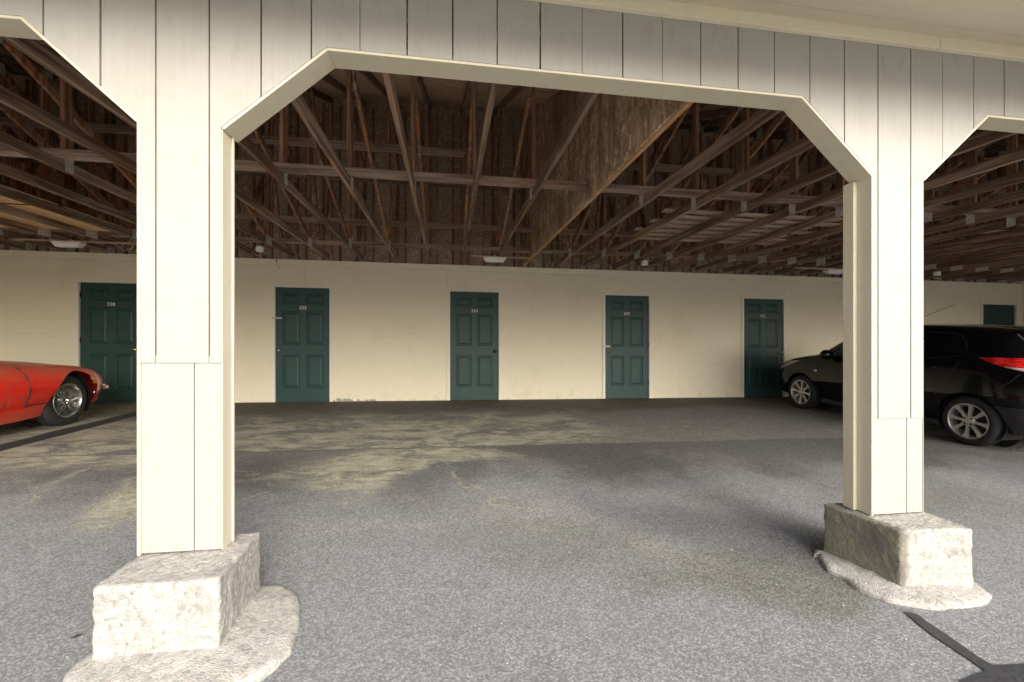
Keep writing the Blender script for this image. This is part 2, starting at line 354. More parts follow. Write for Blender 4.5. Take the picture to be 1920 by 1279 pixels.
class MB:
    def __init__(s): s.v = []; s.f = []
    def add(s, vs, fs):
        b = len(s.v); s.v += [tuple(x) for x in vs]; s.f += [tuple(i + b for i in f) for f in fs]
    def box(s, x0, x1, y0, y1, z0, z1):
        s.add([(x0, y0, z0), (x1, y0, z0), (x1, y1, z0), (x0, y1, z0), (x0, y0, z1), (x1, y0, z1), (x1, y1, z1), (x0, y1, z1)],
              [(0, 3, 2, 1), (4, 5, 6, 7), (0, 1, 5, 4), (1, 2, 6, 5), (2, 3, 7, 6), (3, 0, 4, 7)])
    def hexa(s, a, b):    # two quads (4 points each) joined
        s.add(list(a) + list(b), [(3, 2, 1, 0), (4, 5, 6, 7), (0, 1, 5, 4), (1, 2, 6, 5), (2, 3, 7, 6), (3, 0, 4, 7)])
    def bar(s, p0, p1, w, t, side=(1, 0, 0)):   # member from p0 to p1, t thick along side, w wide across
        p0, p1, sd = Vector(p0), Vector(p1), Vector(side).normalized(); d = (p1 - p0).normalized(); q = d.cross(sd).normalized()
        c = lambda p: [p + sd * (i * t / 2) + q * (j * w / 2) for i, j in ((-1, -1), (1, -1), (1, 1), (-1, 1))]
        s.hexa(c(p0), c(p1))
    def prism(s, poly, f0, f1):   # poly of 2d points mapped by f0 / f1 to 3d
        n = len(poly); s.add([f0(*p) for p in poly] + [f1(*p) for p in poly],
            [tuple(range(n - 1, -1, -1)), tuple(range(n, 2 * n))] + [(i, (i + 1) % n, n + (i + 1) % n, n + i) for i in range(n)])
    def tube(s, pts, r, n=8, closed=False):
        pts = [Vector(p) for p in pts]; vs = []; m = len(pts)
        rr = r if isinstance(r, (list, tuple)) else [r] * m
        up = Vector((0, 0, 1))
        for i, p in enumerate(pts):
            a = pts[(i - 1) % m] if closed or i else pts[0]; b = pts[(i + 1) % m] if closed or i < m - 1 else pts[-1]
            t = (b - a).normalized(); x = t.cross(up)
            if x.length < 1e-3: x = t.cross(Vector((1, 0, 0)))
            x.normalize(); y = t.cross(x)
            vs += [p + x * rr[i] * math.cos(2 * math.pi * k / n) + y * rr[i] * math.sin(2 * math.pi * k / n) for k in range(n)]
        fs = [(i * n + k, i * n + (k + 1) % n, ((i + 1) % m) * n + (k + 1) % n, ((i + 1) % m) * n + k)
              for i in range(m if closed else m - 1) for k in range(n)]
        if not closed: fs += [tuple(range(n - 1, -1, -1)), tuple(range((m - 1) * n, m * n))]
        s.add(vs, fs)
    def lathe(s, prof, c, axis, n=40, closed=False):   # prof of (r, a): radius, position along axis
        ax = Vector(axis).normalized(); x = ax.orthogonal().normalized(); y = ax.cross(x); c = Vector(c); m = len(prof)
        vs = [c + ax * a + (x * math.cos(2 * math.pi * k / n) + y * math.sin(2 * math.pi * k / n)) * max(r, 1e-5) for r, a in prof for k in range(n)]
        fs = [(i * n + k, i * n + (k + 1) % n, ((i + 1) % m) * n + (k + 1) % n, ((i + 1) % m) * n + k) for i in range(m if closed else m - 1) for k in range(n)]
        s.add(vs, fs)
    def build(s, name, mat, parent=None, shear=0, bevel=0, smooth=False, off=(0, 0, 0)):
        me = bpy.data.meshes.new(name)
        me.from_pydata([(x - off[0], y - off[1], z - shear * x - off[2]) for x, y, z in s.v], [], s.f); me.validate()
        bm = bmesh.new(); bm.from_mesh(me)
        bmesh.ops.recalc_face_normals(bm, faces=bm.faces)
        if bevel:
            es = [e for e in bm.edges if len(e.link_faces) == 2 and e.calc_face_angle(0) > .6]
            bmesh.ops.bevel(bm, geom=es, offset=bevel, segments=1, affect='EDGES', clamp_overlap=True)
        bm.to_mesh(me); bm.free()
        if smooth: me.shade_smooth()
        return link(name, me, mat, parent)

# ------------------------------------------------------------------ ground
def axis(segs):
    out = []
    for a, b, st in segs:
        n = max(1, round((b - a) / st)); out += [a + (b - a) * i / n for i in range(n)]
    return out + [segs[-1][1]]
gx = axis([(-300, -40, 40), (-40, -10, 5), (-10, 16, .5), (16, 40, 5), (40, 300, 40)])
gy = axis([(-300, -40, 40), (-40, -4, 4), (-4, 9, .4), (9, 40, 5), (40, 300, 40)])
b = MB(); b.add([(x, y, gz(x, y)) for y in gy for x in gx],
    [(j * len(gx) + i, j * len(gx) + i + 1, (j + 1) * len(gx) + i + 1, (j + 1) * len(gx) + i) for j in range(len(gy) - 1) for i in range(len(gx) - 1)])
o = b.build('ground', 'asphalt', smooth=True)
tag(o, 'grey weathered asphalt with pale pollen drifts and dark damp patches', None, None, 'structure')

b = MB(); xs = axis([(-60, 60, 4)]); ys = axis([(-60, -4, 7), (-4, .4, .55)]); n = len(xs)  # unseen pale sheet behind the camera, added to bounce light into the bays
b.add([(x, y, gz(x, y) + .006) for y in ys for x in xs], [(j * n + i, j * n + i + 1, (j + 1) * n + i + 1, (j + 1) * n + i) for j in range(len(ys) - 1) for i in range(n - 1)])
g = G('pale_bounce'); n_, _ = g.noise(g.pos(), 3, 6, .65); M['pale_bounce'] = g.done(g.mix(n_, (.44, .43, .40), (.58, .57, .54)), .85, .3)
tag(b.build('bounce_sheet', 'pale_bounce'), 'unseen pale ground sheet added behind the camera to bounce light into the carport', None, None, 'structure')
SL = .03   # parking slab left of the kerb strip sits this much higher
b = MB(); xs = axis([(-8.6, -4.50, .4)]); ys = axis([(2.4, VW - .02, .4)])
n = len(xs)
b.add([(x, y, gz(x, y) + SL) for y in ys for x in xs], [(j * n + i, j * n + i + 1, (j + 1) * n + i + 1, (j + 1) * n + i) for j in range(len(ys) - 1) for i in range(n - 1)])
e = [(xs[-1], y) for y in ys]
b.add([(x, y, gz(x, y) + SL) for x, y in e] + [(x, y, gz(x, y) - .02) for x, y in e], [(i, i + 1, len(e) + i + 1, len(e) + i) for i in range(len(e) - 1)])
o = b.build('parking_slab', 'slab_concrete', smooth=False); tag(o, 'greenish worn parking slab under the red sports car', None, None, 'structure')

b = MB(); pts = []; yy = axis([(2.4, 7.95, .25)])
for i, y in enumerate(yy):
    q = -4.475 + .010 * math.sin(y * 2.3) + random.uniform(-.004, .004); hgt = .052 + random.uniform(-.008, .006)
    pts.append((q, y, hgt))
vs = []; 
for q, y, hgt in pts:
    z = gz(q, y); vs += [(q - .042, y, z - .01), (q - .036, y, z + hgt), (q + .030, y, z + hgt - .006), (q + .045, y, z - .01)]
b.add(vs, [(4 * i + k, 4 * i + k + 1, 4 * i + 5 + k, 4 * i + 4 + k) for i in range(len(pts) - 1) for k in range(3)] + [(0, 1, 2, 3)])
o = b.build('kerb_strip', 'kerb_black'); tag(o, 'black edging strip on the ground beside the red sports car', 'kerb', None)

tar = [(2.076, 1.714), (2.105, 1.70), (2.121, 1.682), (2.113, 1.66), (2.107, 1.637), (2.100, 1.56), (2.085, 1.464), (2.078, 1.42), (2.085, 1.385), (2.216, 1.377), (2.35, 1.36), (2.62, 1.33),
       (2.9, .95), (2.4, .45), (1.80, .70), (1.72, 1.1), (1.863, 1.338), (1.94, 1.352), (2.018, 1.368), (2.026, 1.44), (2.031, 1.549), (2.050, 1.63)]
b = MB(); b.add([(x, y, gz(x, y) + .005) for x, y in tar], [tuple(range(len(tar)))])
o = b.build('tar_patch', 'tar_seal'); tag(o, 'dark tar seal running from the right footing to the front corner', None, None, 'structure')

b = MB(); z = gz(-1.476, 1.983)
b.tube([(-1.49, 1.972, z + .002), (-1.478, 1.985, z + .005), (-1.468, 1.996, z + .002)], [.002, .004, .002], 6)
tag(b.build('twig', 'twig_dark'), 'small dark twig lying on the asphalt left of the near left footing', 'twig')

b = MB(); rg = random.Random(3)
def grain(x, y, r, z):
    vs = [(x + r * math.cos(k * 1.257) * rg.uniform(.7, 1.2), y + r * math.sin(k * 1.257) * rg.uniform(.7, 1.2), z - .001) for k in range(5)]
    b.add(vs + [(x + rg.uniform(-.3, .3) * r, y + rg.uniform(-.3, .3) * r, z + r * rg.uniform(.5, 1.0))], [(k, (k + 1) % 5, 5) for k in range(5)])
for k in range(900):
    q = rg.random()
    if q < .30: x, y = rg.uniform(-1.6, 2.6), rg.uniform(1.2, 4.5)
    elif q < .42: x, y = 2.05 + rg.gauss(0, .30), 1.95 + rg.gauss(0, .3)
    elif q < .65: x, y = -1.0 + rg.gauss(0, .45), 1.8 + rg.gauss(0, .3)
    else: x, y = rg.uniform(-4, 7), VW - .03 - abs(rg.gauss(0, .12))
    grain(x, y, rg.uniform(.0025, .0065) * (1.6 if y > 7 else 1), gz(x, y))
g = G('grit'); d_, k_ = g.vor(g.pos(), 90); M['grit'] = g.done(g.ramp(g.sep(k_)[0], [(0, (.10, .08, .06)), (.5, (.22, .20, .16)), (1, (.42, .40, .36))]), .9)
tag(b.build('grit', 'grit'), 'loose pale and brown grit scattered on the asphalt and along the wall foot', None, None, 'stuff')

# ------------------------------------------------------------------ concrete footings
def footing(name, label, cor, top, bot, padpts, mat, group, padh=.03, seed=0):
    cx = sum(p[0] for p in cor) / 4; cy = sum(p[1] for p in cor) / 4; z0 = bot
    root = thing(name, label, 'footing', (cx, cy, z0), group)
    b = MB(); hw = .2; r = .012
    hh = top - bot; N = 46; NZ = max(8, int(hh / .009))
    def P(a, c, w):   # a,c in 0..1 across, w height 0..1, rounded box then bilinear corners, then roughened
        q = Vector(((a - .5) * 2 * hw, (c - .5) * 2 * hw, w * hh))
        inn = Vector((max(-hw + r, min(hw - r, q.x)), max(-hw + r, min(hw - r, q.y)), min(hh - r, q.z)))
        dlt = q - inn
        if dlt.length > r: q = inn + dlt.normalized() * r
        a2, c2 = q.x / (2 * hw) + .5, q.y / (2 * hw) + .5
        fl = 1 + .012 * (1 - w) ** 2
        x = (cor[0][0] * (1 - a2) + cor[1][0] * a2) * (1 - c2) + (cor[3][0] * (1 - a2) + cor[2][0] * a2) * c2
        y = (cor[0][1] * (1 - a2) + cor[1][1] * a2) * (1 - c2) + (cor[3][1] * (1 - a2) + cor[2][1] * a2) * c2
        x = cx + (x - cx) * fl; y = cy + (y - cy) * fl; z = bot + q.z
        s = Vector((x * 1.0 + seed, y, z)); nz = mnoise.noise_vector(s * 13) * .0035 + mnoise.noise_vector(s * 48) * .0035 + mnoise.noise_vector(s * 110) * .0022 + mnoise.noise_vector(s * 4) * .004
        return (x + nz.x, y + nz.y, z + nz.z)
    grid = {}
    def V(i, j, k):
        if (i, j, k) not in grid: grid[i, j, k] = len(b.v); b.v.append(P(i / N, j / N, k / NZ))
        return grid[i, j, k]
    for i in range(N):
        for j in range(N): b.f.append((V(i, j, NZ), V(i + 1, j, NZ), V(i + 1, j + 1, NZ), V(i, j + 1, NZ)))
        for k in range(NZ):
            b.f.append((V(i, 0, k), V(i + 1, 0, k), V(i + 1, 0, k + 1), V(i, 0, k + 1))); b.f.append((V(i, N, k), V(i, N, k + 1), V(i + 1, N, k + 1), V(i + 1, N, k)))
            b.f.append((V(0, i, k), V(0, i, k + 1), V(0, i + 1, k + 1), V(0, i + 1, k))); b.f.append((V(N, i, k), V(N, i + 1, k), V(N, i + 1, k + 1), V(N, i, k + 1)))
    o = b.build('block', mat, root, off=(cx, cy, z0), smooth=True)
    # mortar pad: irregular skirt
    b = MB(); pts = []
    m = len(padpts)
    for i in range(m):
        p0, p1 = Vector(padpts[i]), Vector(padpts[(i + 1) % m]); nseg = max(2, int((p1 - p0).length / .02))
        for k in range(nseg):
            p = p0.lerp(p1, k / nseg); w = mnoise.noise_vector(Vector((p.x + seed, p.y, 0)) * 11) * .012 + mnoise.noise_vector(Vector((p.x, p.y + seed, 3)) * 40) * .006
            pts.append((p.x + w.x, p.y + w.y))
    m = len(pts); rings = [(1.0, -.025), (1.0, padh * .55), (.985, padh * .9)] + [(1 - .06 * q, padh + .003 * q) for q in range(1, 12)]
    for sc, h in rings:
        for x, y in pts:
            X, Y = cx + (x - cx) * sc, cy + (y - cy) * sc
            b.v.append((X, Y, gz(X, Y) + h + ((mnoise.noise(Vector((X * 16, Y * 16, seed))) * .004 + mnoise.noise(Vector((X * 60, Y * 60, seed))) * .002) if h > 0 else 0)))
    for q in range(len(rings) - 1):
        for i in range(m): b.f.append((q * m + i, q * m + (i + 1) % m, (q + 1) * m + (i + 1) % m, (q + 1) * m + i))
    b.build('mortar_pad', 'concrete_rough', root, off=(cx, cy, z0), smooth=True)
    return root
def smooth_poly(p, it=2):
    for _ in range(it):
        q = []
        for i in range(len(p)):
            a, c = Vector(p[i]), Vector(p[(i + 1) % len(p)]); q += [tuple(a.lerp(c, .25)), tuple(a.lerp(c, .75))]
        p = q
    return p
footing('concrete_footing', 'whitewashed concrete footing under the left white post, on a rounded pad',
    [(-1.28, 1.776), (-.852, 1.77), (-.872, 2.19), (-1.29, 2.19)], H0 - .894, H0 - 1.235,
    smooth_poly([(-1.35, 1.70), (-1.15, 1.60), (-.80, 1.585), (-.665, 1.63), (-.604, 1.753), (-.612, 1.884), (-.639, 2.012), (-.688, 2.145), (-.772, 2.217), (-.881, 2.233), (-1.30, 2.23), (-1.315, 1.9)], 2),
    'concrete_rough', 'post footings', .032, 1.3)
footing('concrete_footing', 'concrete footing under the right white post, mossy dark on its left face',
    [(2.208, 1.837), (2.595, 1.805), (2.59, 2.21), (2.143, 2.216)], H0 - .937, H0 - 1.29,
    [(2.07, 2.20), (2.12, 2.27), (2.10, 2.20), (2.02, 2.05), (2.04, 1.98), (2.03, 1.90), (2.07, 1.78), (2.173, 1.733), (2.28, 1.70), (2.38, 1.712), (2.50, 1.70), (2.63, 1.75), (2.68, 1.84), (2.65, 2.1), (2.62, 2.24), (2.3, 2.28)],
    'concrete_mossy', 'post footings', .022, 7.7)

# ------------------------------------------------------------------ front wall of the carport
PC = [-1.1065 + 3.503 * i for i in range(-2, 5)]; HW = .1545
UL, UR = PC[0] - HW, PC[-1] + HW
HC, HB, DU = .90, 1.285, .425      # corner height, header height, chamfer run
SK = {0: -.1, 1: -.1, 2: -.1, 3: -.396}
def skirt(i): return SK.get(i, -.25)
def low_edge(u):                  # lower outline of the siding
    for i, c in enumerate(PC):
        if abs(u - c) <= HW + 1e-6: return skirt(i)
    for i in range(len(PC) - 1):
        a, b_ = PC[i] + HW, PC[i + 1] - HW
        if a < u < b_:
            d = min(u - a, b_ - u); return HB if d >= DU else HC + (HB - HC) * d / DU
    return HB
brk = sorted(set(round(x, 4) for c in PC for x in (c - HW, c + HW, c + HW + DU, c - HW - DU) if UL - 1e-3 <= x <= UR + 1e-3))
def strips(b, u0, u1, v0, v1, top, ins=0):
    cuts = [u0] + [x for x in brk if u0 + 1e-4 < x < u1 - 1e-4] + [u1]
    for a, c in zip(cuts, cuts[1:]):
        e = 1e-4; la, lc = low_edge(a + e) + ins, low_edge(c - e) + ins
        A = [(a, v0, H0 + la), (c, v0, H0 + lc), (c, v0, H0 + top), (a, v0, H0 + top)]
        b.hexa(A, [(x, v1, z) for x, _, z in A])
front = thing('carport_front', 'white grooved board front of the carport with wide chamfered openings', 'carport front', (0, VF, 0))
b = MB(); j = math.floor((UL - .022) / .204); u = UL
marks = []
while u < UR - 1e-3:
    nxt = .022 + .204 * (j + 1); j += 1
    if nxt <= u + .02: continue
    w = random.choice((.003, .0055, .0065, .007, .008)); e = min(nxt, UR)
    s = u + (0 if u == UL else marks[-1] / 2); t = e - (0 if e == UR else w / 2)
    strips(b, s, t, VF, VF + .013, 1.68); marks.append(w); u = e
b.build('siding_boards', 'siding_white', front, K, off=(0, VF, 0))
b = MB(); strips(b, UL + .002, UR - .002, VF + .0131, VF + .028, 1.675, .003)
b.build('backing_sheet', 'groove_fill', front, K, off=(0, VF, 0))
# post skirts below the upper sheets
for i, c in enumerate(PC):
    b = MB(); ins = .0
    bot = {2: -.885, 3: -.928}.get(i, gz(c, 2) - H0 + .28); top = skirt(i) + .03
    gro = {2: -1.06, 3: 2.452}.get(i, c + .05); b.box(c - HW + ins, gro - .0018, VF + .006, VF + .024, H0 + bot + K * c, H0 + top)
    b.box(gro + .0018, c + HW - ins, VF + .006, VF + .024, H0 + bot + K * c, H0 + top)
    b.build('post_skirt', 'siding_white', front, K, bevel=.002, off=(0, VF, 0))
    b = MB(); b.box(c - HW + .021, c + HW - .021, VF + .0285, VF + .149, H0 + bot + K * c + .002, H0 + 1.27)
    b.build('post_core', 'trim_cream', front, K, off=(0, VF, 0))
def offset_path(p, d):            # inward offset of the opening outline
    out = []
    for i in range(len(p)):
        ns = []
        for a, c in ((i - 1, i), (i, i + 1)):
            if a >= 0 and c < len(p):
                t = (Vector(p[c]) - Vector(p[a])).normalized(); ns.append(Vector((t.y, -t.x)))
        n = ns[0] if len(ns) == 1 else (ns[0] + ns[1]).normalized()
        k = 1 if len(ns) == 1 else 1 / n.dot(ns[0])
        q = Vector(p[i]) + n * d * k; out.append((q.x, q.y))
    return out
def lining(b, path, d0, d1, v0, v1):
    P0, P1 = offset_path(path, d0), offset_path(path, d1)
    for i in range(len(path) - 1):
        q = [P0[i], P1[i], P1[i + 1], P0[i + 1]]
        b.hexa([(x, v0, H0 + z) for x, z in q], [(x, v1, H0 + z) for x, z in q])
for i in range(len(PC) - 1):
    a, c = PC[i] + HW, PC[i + 1] - HW
    ba = {2: -.89}.get(i, {3: -.93}.get(i, gz(a, 2) - H0 + .27)) + K * a; bc = {1: -.89, 2: -.93}.get(i, gz(c, 2) - H0 + .27) + K * c
    path = [(a, ba), (a, HC), (a + DU, HB), (c - DU, HB), (c, HC), (c, bc)]
    b = MB(); lining(b, path[1:5], .0005, .013, VF + .001, VF + .128); o = b.build('opening_trim', 'trim_cream', front, K, bevel=.0015, off=(0, VF, 0))
    for leg, j0, j1, v0_, dj, wb, d0, d1 in ((path[:2], .0003, .004, .002, .096, .011, .080, .0955), (path[-2:], .0005, .013, .001, .090, .036, .084, .150)):
        leg = [(q, z if z != HC else HC - .006) for q, z in leg]
        b = MB(); lining(b, leg, j0, j1, VF + v0_, VF + dj); b.build('jamb_board', 'trim_cream', front, K, bevel=.0015, off=(0, VF, 0))
        b = MB(); lining(b, leg, j1 + .0004, wb, VF + d0, VF + d1); b.build('stop_batten', 'trim_cream', front, K, bevel=.002, off=(0, VF, 0))
b = MB(); b.box(UL, UR, VF + .03, VF + .148, H0 + 1.305, H0 + 1.418); b.build('header_beam', 'timber_along_u', front, K, off=(0, VF, 0))
b = MB()
for x0, x1 in ((UL, -1.3), (-1.297, 2.62), (2.623, 7.2), (7.203, UR)):
    dz = random.uniform(-.002, .002); dv = random.uniform(0, .003)
    b.box(x0, x1, VF - .030 - dv, VF - .0005, H0 + 1.598 + dz, H0 + 1.672)
b.build('frieze_board', 'soffit_cream', front, K, bevel=.002, off=(0, VF, 0))

# ------------------------------------------------------------------ roof
SLP = .4167
def deck(v): return 1.78 + SLP * (v - 2)
roof = thing('carport_roof', 'roof of the carport with cream soffit boards and dark board deck underneath', 'roof', (0, VF, 0))
EV = 1.47
b = MB(); sf = lambda v: 1.672 + SLP * (v - 2)
for v0, v1, cuts in ((EV + .02, 1.838, (UL - .3, 1.2, 6.1, UR + .3)), (1.842, VF - .031, (UL - .3, 3.3, 8.0, UR + .3))):
    for x0, x1 in zip(cuts, cuts[1:]):
        A = [(x0 + .001, v0, H0 + sf(v0)), (x1 - .001, v0, H0 + sf(v0)), (x1 - .001, v1, H0 + sf(v1)), (x0 + .001, v1, H0 + sf(v1))]
        b.hexa(A, [(x, v, z + .012) for x, v, z in A])
b.build('soffit', 'soffit_cream', roof, K, off=(0, VF, 0))
b = MB(); b.box(UL - .32, UR + .32, EV - .02, EV + .018, H0 + sf(EV) + .004, H0 + deck(EV) + .02); b.build('fascia', 'trim_cream', roof, K, bevel=.003, off=(0, VF, 0))
UP = 1.42    # the partition truss
b = MB(); us = [UP - 2.332 * i for i in range(0, 6)]; vs_ = [EV] + [2.3 + 1.22 * i for i in range(6)] + []
vs_[-1] = 8.36
for x1, x0 in zip(us, us[1:]):
    x0 = max(x0, UL - .3)
    if x1 - x0 < .05: continue
    for v0, v1 in zip(vs_, vs_[1:]):
        A = [(x0 + .0015, v0 + .0015, H0 + deck(v0)), (x1 - .0015, v0 + .0015, H0 + deck(v0)), (x1 - .0015, v1 - .0015, H0 + deck(v1)), (x0 + .0015, v1 - .0015, H0 + deck(v1))]
        b.hexa(A, [(x, v, z + .012) for x, v, z in A])
b.build('sheathing', 'osb_deck', roof, K, off=(0, VF, 0))
b = MB(); v = EV
while v < 8.34:
    w = .15; v1 = min(v + w - .007, 8.36); dz = random.uniform(0, .006)
    A = [(UP + .002, v, H0 + deck(v) + dz), (UR + .3, v, H0 + deck(v) + dz), (UR + .3, v1, H0 + deck(v1) + dz), (UP + .002, v1, H0 + deck(v1) + dz)]
    b.hexa(A, [(x, y, z + .019) for x, y, z in A]); v += w
b.build('deck_boards', 'timber_along_u', roof, K, off=(0, VF, 0))
b = MB(); A = [(UL - .34, EV - .03, H0 + deck(EV) + .030), (UR + .34, EV - .03, H0 + deck(EV) + .030), (UR + .34, 8.38, H0 + deck(8.36) + .032), (UL - .34, 8.38, H0 + deck(8.36) + .032)]
b.hexa(A, [(x, v, z + .012) for x, v, z in A]); b.build('roof_covering', 'black_plastic', roof, K, off=(0, VF, 0))

# ------------------------------------------------------------------ roof trusses
BC0, BC1 = 1.42, 1.509            # bottom chord
V1, V2, V3 = 4.25, 6.95, 8.19
tcb = lambda v: deck(v) - .0965    # underside of the top chord
def make_truss(u, chord_mat='timber_along_v'):
    r = thing('roof_truss', 'x', 'roof truss', (u, 0, H0 - K * u), 'roof trusses')
    t = .019
    b = MB(); b.box(-t, t, 2.032, 8.262, BC0, BC1); b.build('bottom_chord', chord_mat, r, bevel=.003)
    b = MB(); v0, v1 = EV + .03, 8.26
    b.hexa([(-t, v0, tcb(v0)), (t, v0, tcb(v0)), (t, v0, deck(v0) - .002), (-t, v0, deck(v0) - .002)], [(-t, v1, tcb(v1)), (t, v1, tcb(v1)), (t, v1, deck(v1) - .002), (-t, v1, deck(v1) - .002)])
    b.build('top_chord', 'timber_along_v', r)
    b = MB(); b.box(-t, t, 2.034, 2.12, BC1 + .001, tcb(2.034) - .001); b.build('heel_block', 'timber_upright', r)
    for vv in (V1, V2, V3):
        b = MB(); w = .0445
        A = [(-t, vv - w, BC1 + .001), (t, vv - w, BC1 + .001), (t, vv + w, BC1 + .001), (-t, vv + w, BC1 + .001)]
        b.hexa(A, [(x, y, tcb(y) - .001) for x, y, z in A]); b.build('vertical_web', 'timber_upright', r, bevel=.003)
    for va, za, vb, zb in ((V1 + .09, tcb(V1 + .09) - .045, V2 - .10, BC1 + .055), (V2 + .06, 2.95, 7.50, BC1 + .05), (V3 - .06, 2.75, 7.62, BC1 + .05), (V2 + .09, tcb(V2 + .09) - .045, V3 - .08, 3.0)):
        b = MB(); b.bar((0, va, za), (0, vb, zb), .08, .036); b.build('diagonal_web', 'timber_upright', r, bevel=.003)
    for vv, zc, w, h in ((V1, 1.50, .085, .15), (V2 - .03, 1.485, .20, .125), (V3 - .06, 1.475, .17, .11), (V1 + .03, tcb(V1) - .01, .13, .16), (V2 + .03, tcb(V2) - .01, .13, .16)):
        b = MB()
        for s in (-1, 1): b.box(min(s * .0192, s * .0215), max(s * .0192, s * .0215), vv - w / 2, vv + w / 2, zc - h / 2, zc + h / 2)
        b.build('nail_plate', 'galvanised_plate', r)
    return r
ORD = ['', 'first', 'second', 'third', 'fourth', 'fifth', 'sixth', 'seventh', 'eighth', 'ninth', 'tenth', 'eleventh', 'twelfth', 'thirteenth', 'fourteenth', 'fifteenth',
       'sixteenth', 'seventeenth', 'eighteenth', 'nineteenth', 'twentieth', 'twenty-first']
proto = make_truss(0)
spec = make_truss(UP, 'timber_orange')
spec['label'] = 'roof truss with an orange lower chord edging the big OSB partition'
kids = list(proto.children); first = True
def place_truss(u):
    global first
    if first: r = proto; first = False
    else:
        r = proto.copy(); C.objects.link(r)
        for k in kids:
            c = k.copy(); C.objects.link(c); c.parent = r
    r.location = (u, 0, H0 - K * u); return r
for i in range(-16, 22):
    if i == 0: continue
    u = UP + .583 * i
    if not UL - .1 < u < UR + .1: continue
    r = place_truss(u); n = abs(i)
    r['label'] = ('dark weathered roof truss, %s to the %s of the OSB partition' % (ORD[n], 'left' if i < 0 else 'right'))

# ------------------------------------------------------------------ lateral braces, partition, boards in the roof
def board(name, label, cat, mat, x0, x1, v0, v1, z0, z1, group=None, sag=0):
    cx, cy = (x0 + x1) / 2, (v0 + v1) / 2; zz = H0 + z0 - K * cx
    b = MB(); N = 8 if sag else 1
    for k in range(N):
        a, c = x0 + (x1 - x0) * k / N, x0 + (x1 - x0) * (k + 1) / N
        sa, sc = [sag * (1 - ((q - cx) / (x1 - x0) * 2) ** 2) for q in (a, c)]
        b.hexa([(a, v0, H0 + z0 - sa), (a, v1, H0 + z0 - sa), (a, v1, H0 + z1 - sa), (a, v0, H0 + z1 - sa)], [(c, v0, H0 + z0 - sc), (c, v1, H0 + z0 - sc), (c, v1, H0 + z1 - sc), (c, v0, H0 + z1 - sc)])
    b.v = [(x, y, z - K * x) for x, y, z in b.v]
    o = b.build(name, mat, None, 0, bevel=0 if sag else .002, off=(cx, cy, zz)); o.location = (cx, cy, zz)
    return tag(o, label, cat, group)
BG = 'lateral braces across the roof trusses'
for z0, z1, v0, v1, wh in ((1.513, 1.597, V1 - .083, V1 - .0455, 'lowest and nearest'), (2.90, 3.02, V2 - .083, V2 - .0455, 'thick high'), (2.86, 2.93, V3 - .083, V3 - .0455, 'thin high rearmost'),
                           (1.76, 1.845, V2 - .083, V2 - .0455, 'middle-height'), (1.512, 1.585, V2 + .28, V2 + .318, 'lowest rear')):
    lend = .30 if 'thick' in wh else UP - .045
    board('brace_board', '%s brace board crossing the trusses left of the OSB partition' % wh, 'brace board', 'timber_along_u', UL + .1, lend, v0, v1, z0, z1, BG)
    board('brace_board', '%s brace board crossing the trusses right of the OSB partition' % wh, 'brace board', 'timber_along_u', UP + .028, UR - .1, v0, v1, z0, z1, BG)
board('brace_block', 'short upright block hanging from the end of the thick high brace', 'block', 'timber_upright', .25, .29, V2 - .13, V2 - .085, 2.3, 2.93)

b = MB(); zt = lambda v: deck(v) - .004
poly = [(2.05, BC0 + .012), (8.28, BC0 + .012), (8.28, zt(8.28)), (2.05, zt(2.05))]
for a, c in ((2.05, 3.98), (3.983, 6.42), (6.423, 8.28)):
    q = [(a, BC0 + .010), (c, BC0 + .010), (c, zt(c)), (a, zt(a))]
    b.prism(q, lambda v, z: (UP - .021, v, z), lambda v, z: (UP - .033, v, z))
o = b.build('osb_partition', 'osb_panel'); o.location = (0, 0, H0 - K * UP)
tag(o, 'big weathered brown OSB partition hanging between the roof trusses', 'partition')

SG = 'planks stored on the truss chords'
pl = [(4.62, 2.45, 4.75), (4.83, 2.62, 4.95), (5.03, 2.50, 4.70), (5.24, 2.66, 5.05), (5.46, 2.48, 4.72), (5.68, 2.60, 4.90), (5.92, 2.75, 5.0)]
nm = ['frontmost', 'second from the front', 'third from the front', 'middle', 'third from the back', 'second from the back', 'rearmost']
for (v, x0, x1), w in zip(pl, nm):
    board('stored_plank', 'pale plank laid over the chords right of the partition, %s of seven' % w, 'plank', 'timber_pale', x0, x1, v, v + .10, 1.5105, 1.532, SG, 0)
for v, x0, x1, w in ((4.75, 7.0, 7.75, 'nearer short'), (5.6, 7.25, 8.3, 'farther')):
    board('stored_plank', '%s pale plank on the chords above the black hatchback' % w, 'plank', 'timber_pale', x0, x1, v, v + .12, 1.5105, 1.532, SG, 0)
board('plywood_sheet', 'front sheet of new yellow plywood lying on the chords over the red car', 'plywood', 'plywood_new', -7.5, -4.40, 4.43, 5.65, 1.5105, 1.525, 'plywood sheets over the red car')
board('plywood_sheet', 'rear sheet of new yellow plywood lying on the chords over the red car', 'plywood', 'plywood_new', -7.6, -4.40, 5.75, 6.90, 1.5105, 1.525, 'plywood sheets over the red car')

